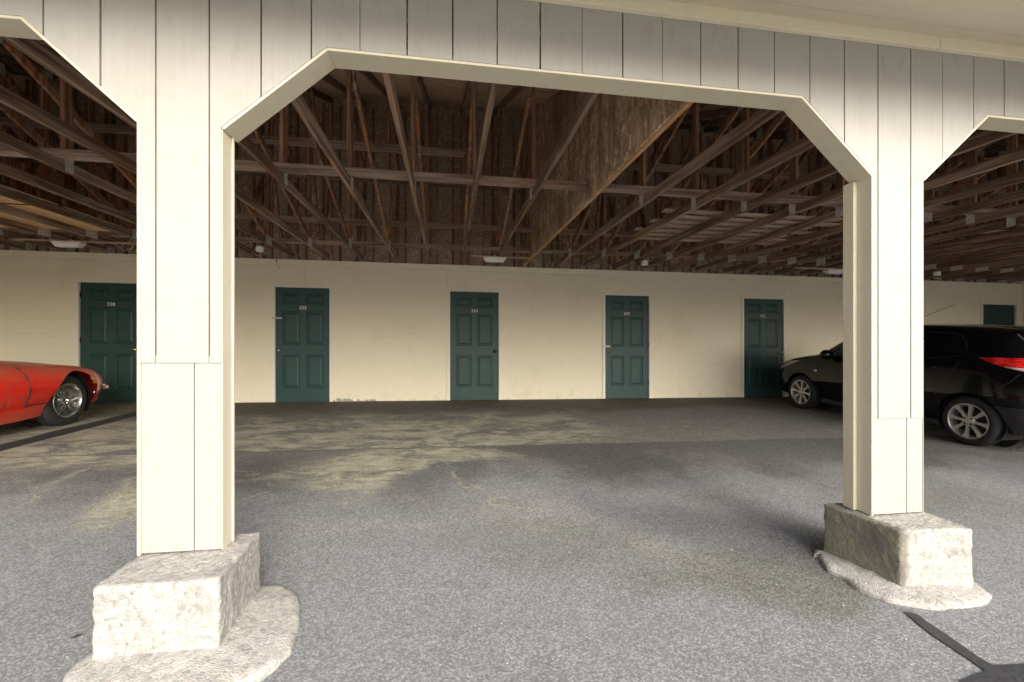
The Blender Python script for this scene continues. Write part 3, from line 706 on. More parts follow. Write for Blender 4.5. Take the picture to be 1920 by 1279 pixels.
# ------------------------------------------------------------------ lights under the chords
def lamp(u, label, lath0, lath1, w):
    board('lath_strip', 'pale lath under the chords carrying the %s strip light' % w, 'lath', 'timber_pale', lath0, lath1, 7.16, 7.23, 1.400, 1.4185, 'laths carrying the lights')
    r = thing('strip_light', label, 'strip light', (u, 7.2, H0 - K * u), 'strip lights under the trusses')
    b = MB(); b.box(-.185, .185, -.065, .065, 1.372, 1.3985); b.build('housing', 'lamp_white', r, bevel=.004)
    b = MB(); b.hexa([(-.150, -.04, 1.322), (.150, -.04, 1.322), (.150, .04, 1.322), (-.150, .04, 1.322)], [(-.180, -.06, 1.371), (.180, -.06, 1.371), (.180, .06, 1.371), (-.180, .06, 1.371)])
    b.build('diffuser', 'lamp_diffuser', r, bevel=.006)
    b = MB(); b.lathe([(0, 1.399), (.035, 1.399), (.035, 1.44), (0, 1.44)], (.0, .055, 0), (0, 0, 1), 16); b.build('junction_cap', 'lamp_white', r)
lamp(-5.47, 'white strip light on a lath above the red sports car', -6.15, -4.45, 'left')
lamp(.77, 'white strip light hanging at the foot of the OSB partition', .38, 1.36, 'middle')
lamp(7.2, 'white strip light beside the right white post', 6.35, 8.3, 'right')
def jbox(u, label):
    r = thing('junction_box', label, 'junction box', (u, 7.13, H0 - K * u), 'round junction boxes')
    b = MB(); b.lathe([(0, 1.345), (.05, 1.345), (.057, 1.355), (.055, 1.4185), (0, 1.4185)], (0, 0, 0), (0, 0, 1), 20); b.build('box', 'lamp_white', r, smooth=False)
    b = MB(); b.tube([(-.05, 0, 1.40), (-.09, 0, 1.36), (-.07, -.01, 1.30), (-.02, -.02, 1.275), (.03, 0, 1.30)], .005, 6); b.build('cable', 'cable_grey', r, smooth=True)
b = MB(); b.tube([(-4.78, 7.19, H0 + 1.455), (-4.74, 7.17, H0 + 1.40), (-4.78, 7.16, H0 + 1.36), (-4.71, 7.16, H0 + 1.335), (-4.63, 7.17, H0 + 1.37), (-4.60, 7.18, H0 + 1.455)], .005, 6)
tag(b.build('loose_cable', 'cable_grey', None, smooth=True), 'pale loop of loose cable hanging at the wall top near the left white post', 'cable')
jbox(-2.85, 'round white junction box above the 225 door, cable looping below')
jbox(3.39, 'round white junction box under the chords above the 223 door')
jbox(9.4, 'round white junction box under the chords above the black hatchback')
r = thing('hanging_disc', 'pale disc on a dark wire at the wall top above the 225 door', 'disc', (-2.96, VW - .02, H0 + 1.30))
b = MB(); b.lathe([(0, -.006), (.04, -.006), (.04, .006), (0, .006)], (0, 0, 0), (0, 1, 0), 20); b.build('disc', 'casing_cream', r)
b = MB(); b.tube([(-.01, -.012, .13), (.0, -.014, .08), (-.004, -.012, .02)], .006, 6); b.build('wire', 'dark_steel', r)

# ------------------------------------------------------------------ storage wall and doors
DW, DH = .905, 2.03
doors = [(-6.03, '228', 'L', None, 'brass'), (-3.0, '225', 'R', 'hi', 'dull_chrome'), (.04, '224', 'L', None, 'dark_steel'), (3.05, '223', 'R', 'lo', 'brass'),
         (6.03, '222', 'L', None, 'dull_chrome'), (9.03, None, 'R', None, 'brass'), (11.95, None, 'L', None, 'brass')]
dtop = lambda u: .925                 # door head height at u = 0 datum (shear added)
wall = thing('storage_wall', 'long cream plywood wall with numbered green doors at the back of the carport', 'wall', (0, VW, 0))
b = MB(); seams = [UL, -7.07, -4.6, -2.50, .0, 2.3, 4.6, 6.97, 9.4, 11.77, UR]
def wall_rect(x0, x1, z0, z1):
    A = [(x0, VW, H0 + z0), (x1, VW, H0 + z0), (x1, VW, H0 + z1), (x0, VW, H0 + z1)]; b.hexa(A, [(x, VW + .014, z) for x, _, z in A])
for s0, s1 in zip(seams, seams[1:]):
    cuts = sorted([s0 + .001, s1 - .001] + [q for d in doors for q in (d[0], d[0] + DW) if s0 + .001 < q < s1 - .001])
    for a, c in zip(cuts, cuts[1:]):
        m = (a + c) / 2; ind = any(d[0] < m < d[0] + DW for d in doors)
        if ind: wall_rect(a, c, dtop(0), 1.306)
        else:
            gl = min(gz(a, VW), gz(c, VW)) - H0 + K * m - .03
            wall_rect(a, c, gl, .0628); wall_rect(a, c, .0637, 1.306)
tops = [UL, -4.1, -1.55, .92, 3.9, 6.2, 8.9, UR]
for x0, x1 in zip(tops, tops[1:]): wall_rect(x0 + .001, x1 - .001, 1.3085, 1.418)
b.build('wall_panels', 'wall_cream', wall, K, off=(0, VW, 0))
b = MB(); prev = UL + .01
for d in doors: b.box(prev, d[0] - .03, VW + .0145, VW + .1, H0 - 1.4, H0 + 1.41); prev = d[0] + DW + .03
b.box(prev, UR - .01, VW + .0145, VW + .1, H0 - 1.4, H0 + 1.41)
for d in doors: b.box(d[0] - .029, d[0] + DW + .029, VW + .0145, VW + .1, H0 + dtop(0) + .03, H0 + 1.41)
b.build('wall_core', 'groove_dirt', wall, K, off=(0, VW, 0))

def door_leaf():
    b = MB(); pan = []
    X = [(.125, .440), (.560, .875)]; Y = [(.054, .143), (.207, .4975), (.588, .876)]
    xs = [0] + [q for p in X for q in p] + [1]; ys = [0] + [q for p in Y for q in p] + [1]
    W = lambda a, c, d: (a * DW, d, (1 - c) * DH)
    for i in range(5):
        for k in range(7):
            x0, x1, y0, y1 = xs[i], xs[i + 1], ys[k], ys[k + 1]
            if (x0, x1) in X and (y0, y1) in Y:
                prev = None
                for ins, dep in ((0, 0), (.012, .013), (.030, .013), (.052, .004)):
                    ix, iy = ins / DW, ins / DH; ring = [W(x0 + ix, y0 + iy, dep), W(x1 - ix, y0 + iy, dep), W(x1 - ix, y1 - iy, dep), W(x0 + ix, y1 - iy, dep)]
                    if prev:
                        for q in range(4): b.add([prev[q], prev[(q + 1) % 4], ring[(q + 1) % 4], ring[q]], [(0, 1, 2, 3)])
                    prev = ring
                b.add(prev, [(0, 1, 2, 3)])
            else: b.add([W(x0, y0, 0), W(x1, y0, 0), W(x1, y1, 0), W(x0, y1, 0)], [(0, 1, 2, 3)])
    e = [(0, 0, 0), (DW, 0, 0), (DW, 0, DH), (0, 0, DH)]; k = [(x, .04, z) for x, _, z in e]
    b.add(e + k, [(0, 1, 5, 4), (1, 2, 6, 5), (2, 3, 7, 6), (3, 0, 4, 7), (4, 5, 6, 7)])
    return b
def text_mesh(txt, size):
    cu = bpy.data.curves.new('number_font', 'FONT'); cu.body = txt; cu.size = size; cu.extrude = .002; cu.align_x = 'CENTER'; cu.offset = size * .010; cu.space_character = 1.08
    to = bpy.data.objects.new('number_font', cu); me = bpy.data.meshes.new_from_object(to); bpy.data.objects.remove(to); bpy.data.curves.remove(cu)
    return me
for x, num, hs, lat, knob in doors:
    zt = H0 + dtop(0) - K * x; zb = zt - DH; yf = .022      # leaf face set back from the wall face
    lab = 'green six-panel door numbered %s' % num if num else ('green six-panel door behind the black hatchback' if x > 11 else 'green six-panel door hidden behind the right white post')
    lf = door_leaf(); lf.v = [(a + x, q + yf, z + zb - K * (a)) for a, q, z in lf.v]
    d = lf.build('door', 'door_green', wall); d['label'] = lab
    gl = gz(x + .45, VW)
    def sub(bb, name, mat, bev=0, smooth=False):
        bb.v = [(a + x, q, z + zb - K * a) for a, q, z in bb.v]; return bb.build(name, mat, d, bevel=bev, smooth=smooth)
    b = MB(); lo = gl - zb - .02; cw = .062
    b.box(-cw, -.004, -.017, .0, lo, DH + .004); b.box(DW + .004, DW + cw, -.017, .0, lo, DH + .004); b.box(-cw, DW + cw, -.019, .0, DH + .0045, DH + cw)
    b.box(-.0255, -.003, .0005, .075, lo, DH + .003); b.box(DW + .003, DW + .0255, .0005, .075, lo, DH + .003); b.box(-.0255, DW + .0255, .0005, .075, DH + .0032, DH + .026)
    b.box(-.02, DW + .02, .012, .075, lo, -.006)
    sub(b, 'door_frame', 'casing_cream', .002)
    hx = -.002 if hs == 'L' else DW + .002
    for hz in (.25, 1.02, 1.78):
        b = MB(); b.lathe([(0, 0), (.009, 0), (.009, .10), (0, .10)], (hx, .012, hz), (0, 0, 1), 10); b.box(hx - .014, hx + .014, .0175, .0215, hz, hz + .1); sub(b, 'hinge', 'hinge_bronze')
    kx = DW - .065 if hs == 'L' else .065
    b = MB(); b.lathe([(0, .0), (.033, .0), (.031, -.008), (.012, -.012), (.011, -.035), (.024, -.042), (.029, -.055), (.024, -.068), (0, -.072)], (kx, yf - .0005, .92), (0, 1, 0), 20)
    sub(b, 'door_knob', knob, 0, True)
    if lat:
        hz = 1.47 if lat == 'hi' else 1.01
        b = MB(); b.box(.004, .105, .012, .0215, hz, hz + .032); b.box(.045, .075, .002, .0118, hz + .006, hz + .026); b.box(-.052, -.02, -.022, -.0175, hz - .006, hz + .038)
        b.tube([(-.028, -.022, hz + .004), (-.040, -.04, hz + .016), (-.028, -.022, hz + .028)], .004, 6)
        sub(b, 'hasp', 'cable_grey' if lat == 'hi' else 'galvanised_plate')
    if num:
        me = text_mesh(num, .078)
        b = MB(); vs = [v.co for v in me.vertices]; b.add([(v.x + DW / 2, yf - .0025 - v.z, v.y + DH * (1 - .187)) for v in vs], [tuple(p.vertices) for p in me.polygons])
        sub(b, 'door_number', 'number_white')
# chipped stucco foot beside the 225 door
b = MB(); 
for i in range(26):
    uu = -2.02 + random.uniform(0, .75) ** 1.2; rr = random.uniform(.012, .035); z = gz(uu, VW) + random.uniform(-.005, .035) * (1 - (uu + 2.02))
    b.lathe([(0, -.008), (rr * .7, -.006), (rr, 0)], (uu, VW - .001, z), (0, 1, .1), 7)
b.v = [(x, min(y, VW + .002), z) for x, y, z in b.v]
b.build('chipped_render', 'concrete_rough', wall, 0, off=(0, VW, 0))
# upper OSB wall behind the trusses, end walls
b = MB(); x = UL - .2; j = 0
while x < UR + .2:
    x1 = min(x + 1.22, UR + .2)
    b.box(x + .001, x1 - .001, 8.30, 8.312, H0 + 1.2, H0 + 3.66 - (j % 2) * .35); b.box(x + .001, x1 - .001, 8.30, 8.312, H0 + 3.663 - (j % 2) * .35, H0 + deck(8.3) - .002); x = x1; j += 1
b.box(UL - .2, UR + .2, 8.3125, 8.33, H0 + 1.2, H0 + deck(8.3))
ow = tag(b.build('osb_wall', 'osb_wall', None, K), 'dark OSB sheeting closing the roof space above the storage wall', 'wall')
st0 = None; q = UL + .2
while q < UR:
    if st0 is None:
        b = MB(); b.box(-.019, .019, 8.264, 8.2985, 1.43, deck(8.26) - .12); st0 = b.build('stud', 'timber_upright', ow); o = st0
    else: o = st0.copy(); C.objects.link(o); o.parent = ow
    o.location = (q, 0, H0 - K * q); q += .2915
for sgn, x in ((-1, UL), (1, UR)):
    b = MB(); q = [(VF + .2, -1.45), (8.3, -1.45), (8.3, deck(8.3) - .003), (VF + .2, deck(VF + .2) - .003)]
    b.prism(q, lambda v, z: (x - sgn * .02, v, H0 + z - K * x), lambda v, z: (x, v, H0 + z - K * x))
    tag(b.build('end_wall', 'wall_cream'), 'plain cream wall closing the %s end of the carport' % ('left' if sgn < 0 else 'right'), None, None, 'structure')
exec_cars = True

# ------------------------------------------------------------------ cars
def interp(keys, y):       # Catmull-Rom through control values at uneven stations (monotone in y)
    ys = [k[0] for k in keys]; i = 0
    while i < len(ys) - 2 and y > ys[i + 1]: i += 1
    y0, y1 = ys[i], ys[i + 1]; t = (y - y0) / (y1 - y0); out = []
    for c in range(1, len(keys[0])):
        p0, p1 = keys[i][c], keys[i + 1][c]; h = y1 - y0
        m0 = (p1 - keys[i - 1][c]) / (y1 - ys[i - 1]) * h if i else (p1 - p0)
        m1 = (keys[i + 2][c] - p0) / (ys[i + 2] - y0) * h if i < len(ys) - 2 else (p1 - p0)
        if i and (p1 - p0) * (p0 - keys[i - 1][c]) <= 0: m0 = 0
        if i < len(ys) - 2 and (p1 - p0) * (keys[i + 2][c] - p1) <= 0: m1 = 0
        t2, t3 = t * t, t * t * t
        out.append((2 * t3 - 3 * t2 + 1) * p0 + (t3 - 2 * t2 + t) * m0 + (-2 * t3 + 3 * t2) * p1 + (t3 - t2) * m1)
    return out
def section(P, sub):       # smooth half section through control points (x, z)
    out = []; n = len(P)
    for i in range(n - 1):
        p0 = P[i - 1] if i else (-P[1][0], P[1][1]); p1, p2 = P[i], P[i + 1]; p3 = P[i + 2] if i < n - 2 else (-P[n - 2][0], P[n - 2][1])
        for k in range(sub):
            t = k / sub; t2, t3 = t * t, t ** 3; q = []
            for c in (0, 1):
                m1, m2 = (p2[c] - p0[c]) * .40, (p3[c] - p1[c]) * .40
                if i == 0 and c == 1: m1 = 0
                q.append((2 * t3 - 3 * t2 + 1) * p1[c] + (t3 - 2 * t2 + t) * m1 + (-2 * t3 + 3 * t2) * p2[c] + (t3 - t2) * m2)
            out.append(tuple(q))
    out.append(P[-1]); return out
def car_shell(keys, NS, sub):
    ya, yb = keys[0][0], keys[-1][0]; bm = bmesh.new(); rows = []
    for i in range(NS + 1):
        s = i / NS; s = .5 - .5 * math.cos(math.pi * s) if True else s
        s = .55 * s + .45 * i / NS
        y = ya + (yb - ya) * s; zb, ws, zs, wm, zm, wb, zbl, wr, zr, zt = interp(keys, y)
        P = [(0, zb), (ws * .88, zb), (ws, zs), (wm, zm), (wb, zbl), (wr, zr), (wr * .55, zr + (zt - zr) * .72), (0, zt)]
        S = section(P, sub); row = [(x, z) for x, z in S] + [(-x, z) for x, z in S[-2:0:-1]]
        rows.append([bm.verts.new((x, y, z)) for x, z in row])
    n = len(rows[0])
    for a, c in zip(rows, rows[1:]):
        for k in range(n): bm.faces.new((a[k], a[(k + 1) % n], c[(k + 1) % n], c[k]))
    bm.faces.new(rows[0]); bm.faces.new(list(reversed(rows[-1])))
    bmesh.ops.recalc_face_normals(bm, faces=bm.faces); return bm
def inside(p, poly):
    r = False; n = len(poly)
    for i in range(n):
        (x0, y0), (x1, y1) = poly[i], poly[(i + 1) % n]
        if (y0 > p[1]) != (y1 > p[1]) and p[0] < (x1 - x0) * (p[1] - y0) / (y1 - y0) + x0: r = not r
    return r
def cut(bm, poly, ax, cond):
    lo = [min(p[k] for p in poly) - .03 for k in (0, 1)]; hi = [max(p[k] for p in poly) + .03 for k in (0, 1)]
    n = len(poly)
    for i in range(n):
        p, q = poly[i], poly[(i + 1) % n]; co = [0, 0, 0]; no = [0, 0, 0]
        co[ax[0]], co[ax[1]] = p; no[ax[0]], no[ax[1]] = -(q[1] - p[1]), q[0] - p[0]
        slo = [min(p[k], q[k]) - .02 for k in (0, 1)]; shi = [max(p[k], q[k]) + .02 for k in (0, 1)]
        fs = [f for f in bm.faces if cond(f.calc_center_median()) and max(v.co[ax[0]] for v in f.verts) >= slo[0] and min(v.co[ax[0]] for v in f.verts) <= shi[0]
              and max(v.co[ax[1]] for v in f.verts) >= slo[1] and min(v.co[ax[1]] for v in f.verts) <= shi[1]]
        g = set(fs)
        for f in fs: g.update(f.edges); g.update(f.verts)
        bmesh.ops.bisect_plane(bm, geom=list(g), plane_co=co, plane_no=no, dist=1e-5)
    return [f for f in bm.faces if cond(f.calc_center_median()) and inside((f.calc_center_median()[ax[0]], f.calc_center_median()[ax[1]]), poly)]
def take(bm, faces, name, mat, parent, push=0.0, smooth=True, rim=None):
    nb = bmesh.new(); mp = {}
    for f in faces:
        vs = []
        for v in f.verts:
            if v not in mp: mp[v] = nb.verts.new(v.co + v.normal * push)
            vs.append(mp[v])
        nb.faces.new(vs)
    bmesh.ops.delete(bm, geom=faces, context='FACES')
    me = bpy.data.meshes.new(name); nb.to_mesh(me); nb.free()
    if smooth: me.shade_smooth()
    return link(name, me, mat, parent)
def circle(cy, cz, r, n=28): return [(cy + r * math.cos(2 * math.pi * k / n), cz + r * math.sin(2 * math.pi * k / n)) for k in range(n)]
def finish(bm, name, mat, parent):
    loose = [v for v in bm.verts if not v.link_faces]; bmesh.ops.delete(bm, geom=loose, context='VERTS')
    me = bpy.data.meshes.new(name); bm.to_mesh(me); bm.free(); me.shade_smooth(); return link(name, me, mat, parent)
def tyre_mesh(b, c, s, r, w, rim):    # c centre of the outer face plane, s = +1/-1 outward along x
    pr = [(rim, -.005), (rim + .012, .004), (r * .5 + rim * .5, .006), (r - .028, -.004), (r - .008, -.022), (r, -.045)]
    for k in range(4):
        a = -.045 - (w - .09) * (k + .8) / 4.6; pr += [(r, a + .006), (r - .006, a + .004), (r - .006, a - .004), (r, a - .006)]
    pr += [(r, -w + .045), (r - .01, -w + .02), (rim, -w)]
    b.lathe([(q, a * s) for q, a in pr], c, (1, 0, 0), 48)
def well(sd, y, z, r, x0, x1):
    b = MB(); n = 24
    for s in (sd,):
        A = [(s * x0, y + r * math.cos(2 * math.pi * k / n), z + r * math.sin(2 * math.pi * k / n)) for k in range(n)]; B = [(s * x1, y_, z_) for _, y_, z_ in A]
        keep = [k for k in range(n)]
        b.add(A + B, [(k, (k + 1) % n, n + (k + 1) % n, n + k) for k in keep if max(A[k][2], A[(k + 1) % n][2]) > .16] + [tuple(range(n))])
    return b

def seam(b, pts, r=.0035): b.tube(pts, r, 6)

# ---- black hatchback, nose to the wall
ra, fa = gz(6.15, 4.35), gz(6.15, 6.84)
hb = thing('hatchback_car', 'black hatchback with silver alloy wheels parked nose-in at the right', 'car', (6.99, 5.595, (ra + fa) / 2 - .004))
hb.rotation_euler = (math.atan2(fa - ra, 2.49), 0, 0)
keys = [ # y, zb, ws,zs, wm,zm, wbelt,zbelt, wr,zr, ztop
    (-1.905, .31, .44, .37, .52, .56, .54, .74, .48, .86, .87),
    (-1.88, .26, .60, .33, .66, .56, .66, .78, .56, .90, .91),
    (-1.80, .22, .72, .29, .765, .56, .735, .86, .58, 1.00, 1.02),
    (-1.66, .20, .765, .27, .825, .56, .775, .93, .575, 1.17, 1.20),
    (-1.52, .21, .755, .29, .842, .56, .79, .97, .565, 1.325, 1.365),
    (-1.38, .20, .765, .28, .847, .56, .80, .985, .57, 1.365, 1.415),
    (-.90, .19, .775, .27, .847, .55, .80, .965, .585, 1.395, 1.455),
    (-.30, .18, .775, .26, .847, .55, .80, .94, .60, 1.41, 1.475),
    (.28, .18, .775, .26, .847, .55, .80, .925, .585, 1.375, 1.435),
    (.62, .18, .775, .26, .847, .55, .80, .91, .60, 1.22, 1.27),
    (1.02, .19, .77, .27, .845, .55, .80, .89, .64, .985, 1.035),
    (1.30, .20, .76, .28, .843, .55, .795, .86, .63, .935, .975),
    (1.62, .20, .735, .28, .815, .53, .76, .80, .60, .865, .895),
    (1.86, .21, .67, .29, .74, .50, .69, .71, .54, .765, .785),
    (1.97, .23, .58, .30, .64, .48, .60, .62, .47, .665, .68),
    (2.02, .28, .44, .33, .50, .46, .47, .55, .36, .59, .60)]
bm = car_shell(keys, 96, 6)
WY, WZ, WR = 1.245, .292, .300
for s in (-1, 1):
    for wy in (WY, -WY):
        fs = cut(bm, circle(wy, WZ + .008, WR + .034), (1, 2), lambda c: c.x * s > .45)
        bmesh.ops.delete(bm, geom=fs, context='FACES')
bm.normal_update()
for s in (-1, 1):
    side = lambda c: c.x * s > .4
    take(bm, cut(bm, [(.72, 1.02), (-.02, .995), (-.02, 1.345), (.22, 1.33), (.5, 1.20)], (1, 2), side), 'side_window', 'car_glass', hb, -.004)
    take(bm, cut(bm, [(-.10, .995), (-.92, 1.045), (-1.12, 1.10), (-1.08, 1.22), (-.98, 1.31), (-.6, 1.345), (-.10, 1.35)], (1, 2), side), 'side_window', 'car_glass', hb, -.004)
    fs = cut(bm, [(-1.30, 1.055), (-1.52, 1.065), (-1.95, 1.075), (-1.95, .90), (-1.78, .905), (-1.60, .945), (-1.42, 1.005)], (1, 2), lambda c: c.x * s > .33)
    tl = take(bm, fs, 'tail_light', 'red_lens', hb, .006)
    fs = cut(bm, [(1.30, .845), (1.62, .815), (1.95, .735), (1.99, .64), (1.86, .64), (1.62, .72)], (1, 2), lambda c: c.x * s > .3)
    take(bm, fs, 'headlight', 'head_lens', hb, .002)
take(bm, cut(bm, [(-.60, -1.50), (.60, -1.50), (.57, -1.80), (-.57, -1.80)], (0, 1), lambda c: c.z > .95), 'rear_window', 'car_glass', hb, -.003)
take(bm, cut(bm, [(-.60, .98), (.60, .98), (.53, .34), (-.53, .34)], (0, 1), lambda c: c.z > 1.0), 'windscreen', 'car_glass', hb, -.003)
lower = cut(bm, [(-1.40, .52), (-2, .52), (-2, .2), (-1.40, .2)], (1, 2), lambda c: True)
take(bm, lower, 'rear_bumper', 'bumper_gloss', hb, .006)
body = finish(bm, 'body', 'black_paint', hb)
for s in (-1, 1):
    for wy in (WY, -WY): well(s, wy, WZ + .01, WR + .04, .50, .785).build('wheel_well', 'black_plastic', hb)
b = MB()   # white reversing lenses in the tail lights, spoiler, side trim
b.box(-.55, .55, -1.60, -1.46, 1.362, 1.385); b.build('roof_spoiler', 'black_paint', hb, bevel=.008)
b = MB(); b.box(-.14, .14, -1.607, -1.6005, 1.366, 1.381); b.build('brake_light', 'red_lens', hb)
for s in (-1, 1):
    b = MB()
    q = [(s * .70, -1.815, .955), (s * .735, -1.765, .96), (s * .66, -1.862, .93), (s * .60, -1.885, .93)]
    b.tube([(s * .800, -1.56, .968), (s * .785, -1.66, .950), (s * .748, -1.76, .935), (s * .690, -1.84, .930)], [.004, .014, .020, .020], 8); b.build('reversing_lens', 'clear_lens', hb, smooth=True)
    b = MB(); b.tube([(s * .800, -.62, .905), (s * .832, -.66, .910), (s * .838, -.75, .912), (s * .832, -.84, .908), (s * .802, -.88, .903)], .012, 8); b.build('door_handle', 'black_paint', hb, smooth=True)
    b = MB(); b.tube([(s * .800, .38, .905), (s * .832, .34, .910), (s * .838, .25, .912), (s * .832, .16, .908), (s * .802, .12, .903)], .012, 8); b.build('door_handle', 'black_paint', hb, smooth=True)
    b = MB(); b.lathe([(0, -.09), (.045, -.085), (.075, -.04), (.08, .0), (.07, .03), (.03, .06), (0, .065)], (s * .91, .66, .985), (0, 1, 0), 18)
    b.v = [(s * .91 + (x - s * .91) * 1.25, y, z) for x, y, z in b.v]; b.tube([(s * .78, .68, .94), (s * .87, .67, .96)], .022, 8); b.build('wing_mirror', 'black_paint', hb, smooth=True)
    b = MB(); b.lathe([(0, .008), (.018, .006), (.02, 0)], (s * .846, .93, .70), (s, 0, 0), 12); b.v = [(x, .93 + (y - .93) * 1.6, z) for x, y, z in b.v]; b.build('side_repeater', 'clear_lens', hb, smooth=True)
    b = MB(); b.box(min(s * .755, s * .80), max(s * .755, s * .80), -.90, .86, .165, .245); b.build('side_skirt', 'black_plastic', hb, bevel=.012)
b = MB(); b.tube([(0, .22, 1.452), (0, .16, 1.49), (0, -.46, 1.735)], [.012, .004, .0025], 8); b.lathe([(0, -.008), (.006, 0), (0, .008)], (0, -.465, 1.737), (0, 1, 0), 8)
b.build('antenna', 'black_plastic', hb)
def alloy_wheel(parent, s, wy):
    cx = s * .832
    b = MB(); tyre_mesh(b, (cx, wy, WZ), s, WR - .006, .19, .205)
    ty = b.build('wheel', 'tyre', parent, smooth=True)
    b = MB(); b.lathe([(q, a * s) for q, a in ((.207, -.012), (.212, .003), (.203, .005), (.196, -.004), (.190, -.03), (.186, -.12))], (cx, wy, WZ), (1, 0, 0), 48)
    ns = 8
    for k in range(ns):
        a = 2 * math.pi * (k + .15) / ns
        def pt(r, t, x): return (cx + s * x, wy + r * math.cos(a) - t * math.sin(a), WZ + r * math.sin(a) + t * math.cos(a))
        st = [(.050, .017, -.010), (.11, .015, -.013), (.16, .020, -.010), (.196, .034, -.006)]
        for (r0, t0, x0), (r1, t1, x1) in zip(st, st[1:]):
            b.hexa([pt(r0, -t0, x0), pt(r0, t0, x0), pt(r0, t0 * .9, x0 - .03), pt(r0, -t0 * .9, x0 - .03)], [pt(r1, -t1, x1), pt(r1, t1, x1), pt(r1, t1 * .9, x1 - .03), pt(r1, -t1 * .9, x1 - .03)])
    b.lathe([(q, a * s) for q, a in ((.062, -.04), (.062, -.014), (.055, -.006), (.030, -.004), (.028, -.001), (0, .0))], (cx, wy, WZ), (1, 0, 0), 28)
    rm = b.build('rim', 'alloy', ty, bevel=0)
    b = MB()
    for k in range(4):
        a = math.pi / 4 + k * math.pi / 2; b.lathe([(q, x * s) for q, x in ((0, .004), (.009, .003), (.012, -.008))], (cx, wy + .045 * math.cos(a), WZ + .045 * math.sin(a)), (1, 0, 0), 8)
    b.build('lug_nuts', 'dark_steel', ty)
    b = MB(); b.lathe([(q, a * s) for q, a in ((0, -.075), (.13, -.075), (.13, -.085), (.185, -.13), (.0, -.135))], (cx, wy, WZ), (1, 0, 0), 32); b.build('brake_disc', 'dark_steel', ty)
for s in (-1, 1):
    for wy in (WY, -WY): alloy_wheel(hb, s, wy)
# panel gaps, laid as fine dark beads in the joints
def side_pt(keys, y, z, s):
    zb, ws, zs, wm, zm, wb, zbl, wr, zr, zt = interp(keys, y)
    S = section([(0, zb), (ws * .88, zb), (ws, zs), (wm, zm), (wb, zbl), (wr, zr), (wr * .55, zr + (zt - zr) * .72), (0, zt)], 12)
    for (x0, z0), (x1, z1) in zip(S[12:], S[13:]):
        if z0 <= z <= z1: return (s * (x0 + (x1 - x0) * (z - z0) / (z1 - z0 + 1e-9) + .0015), y, z)
    return (s * wr, y, z)
for s in (-1, 1):
    b = MB()
    seam(b, [side_pt(keys, -.055, z, s) for z in (.25, .4, .55, .7, .85, .98)]); seam(b, [side_pt(keys, .93 + .05 * (z - .4), z, s) for z in (.25, .4, .55, .7, .85)])
    seam(b, [side_pt(keys, y, z, s) for y, z in ((-1.12, 1.0), (-1.08, .88), (-.98, .74), (-.90, .6), (-.88, .45))])
    seam(b, [side_pt(keys, y, z, s) for y, z in ((-1.36, .62), (-1.5, .70), (-1.62, .80), (-1.68, .90))])
    seam(b, [side_pt(keys, -1.38 + .075 * math.cos(q), .80 + .075 * math.sin(q), s) for q in [2 * math.pi * k / 20 for k in range(21)]], .0025) if False else None
    b.build('panel_gaps', 'black_plastic', hb)
for s in (-1, 1):
    b = MB(); seam(b, [side_pt(keys, y, z, s) for y, z in ((.70, 1.005), (-.10, .985), (-.92, 1.03), (-1.08, 1.062), (-1.145, 1.11), (-1.145, 1.16), (-1.10, 1.24), (-1.03, 1.31), (-.94, 1.338), (-.6, 1.362), (-.10, 1.367))], .0028)
    b.build('window_trim', 'window_trim', hb)
def top_pt(keys, x, y, dz=.004):
    zb, ws, zs, wm, zm, wb, zbl, wr, zr, zt = interp(keys, y)
    S = section([(0, zb), (ws * .88, zb), (ws, zs), (wm, zm), (wb, zbl), (wr, zr), (wr * .55, zr + (zt - zr) * .72), (0, zt)], 12)[48:]
    for (x0, z0), (x1, z1) in zip(S, S[1:]):
        if x1 <= abs(x) <= x0: return (x, y - .004, z0 + (z1 - z0) * (x0 - abs(x)) / (x0 - x1 + 1e-9) + dz)
    return (x, y, zr)
b = MB(); ring = [(-.565, -1.51), (-.575, -1.60), (-.55, -1.72), (-.50, -1.795), (-.25, -1.80), (0, -1.80), (.25, -1.80), (.50, -1.795), (.55, -1.72), (.575, -1.60), (.565, -1.51)]
seam(b, [top_pt(keys, *q) for q in ring], .005); b.build('rear_window_highlight', 'edge_highlight', hb)  # grey bead painted as the highlight along the rear glass edge

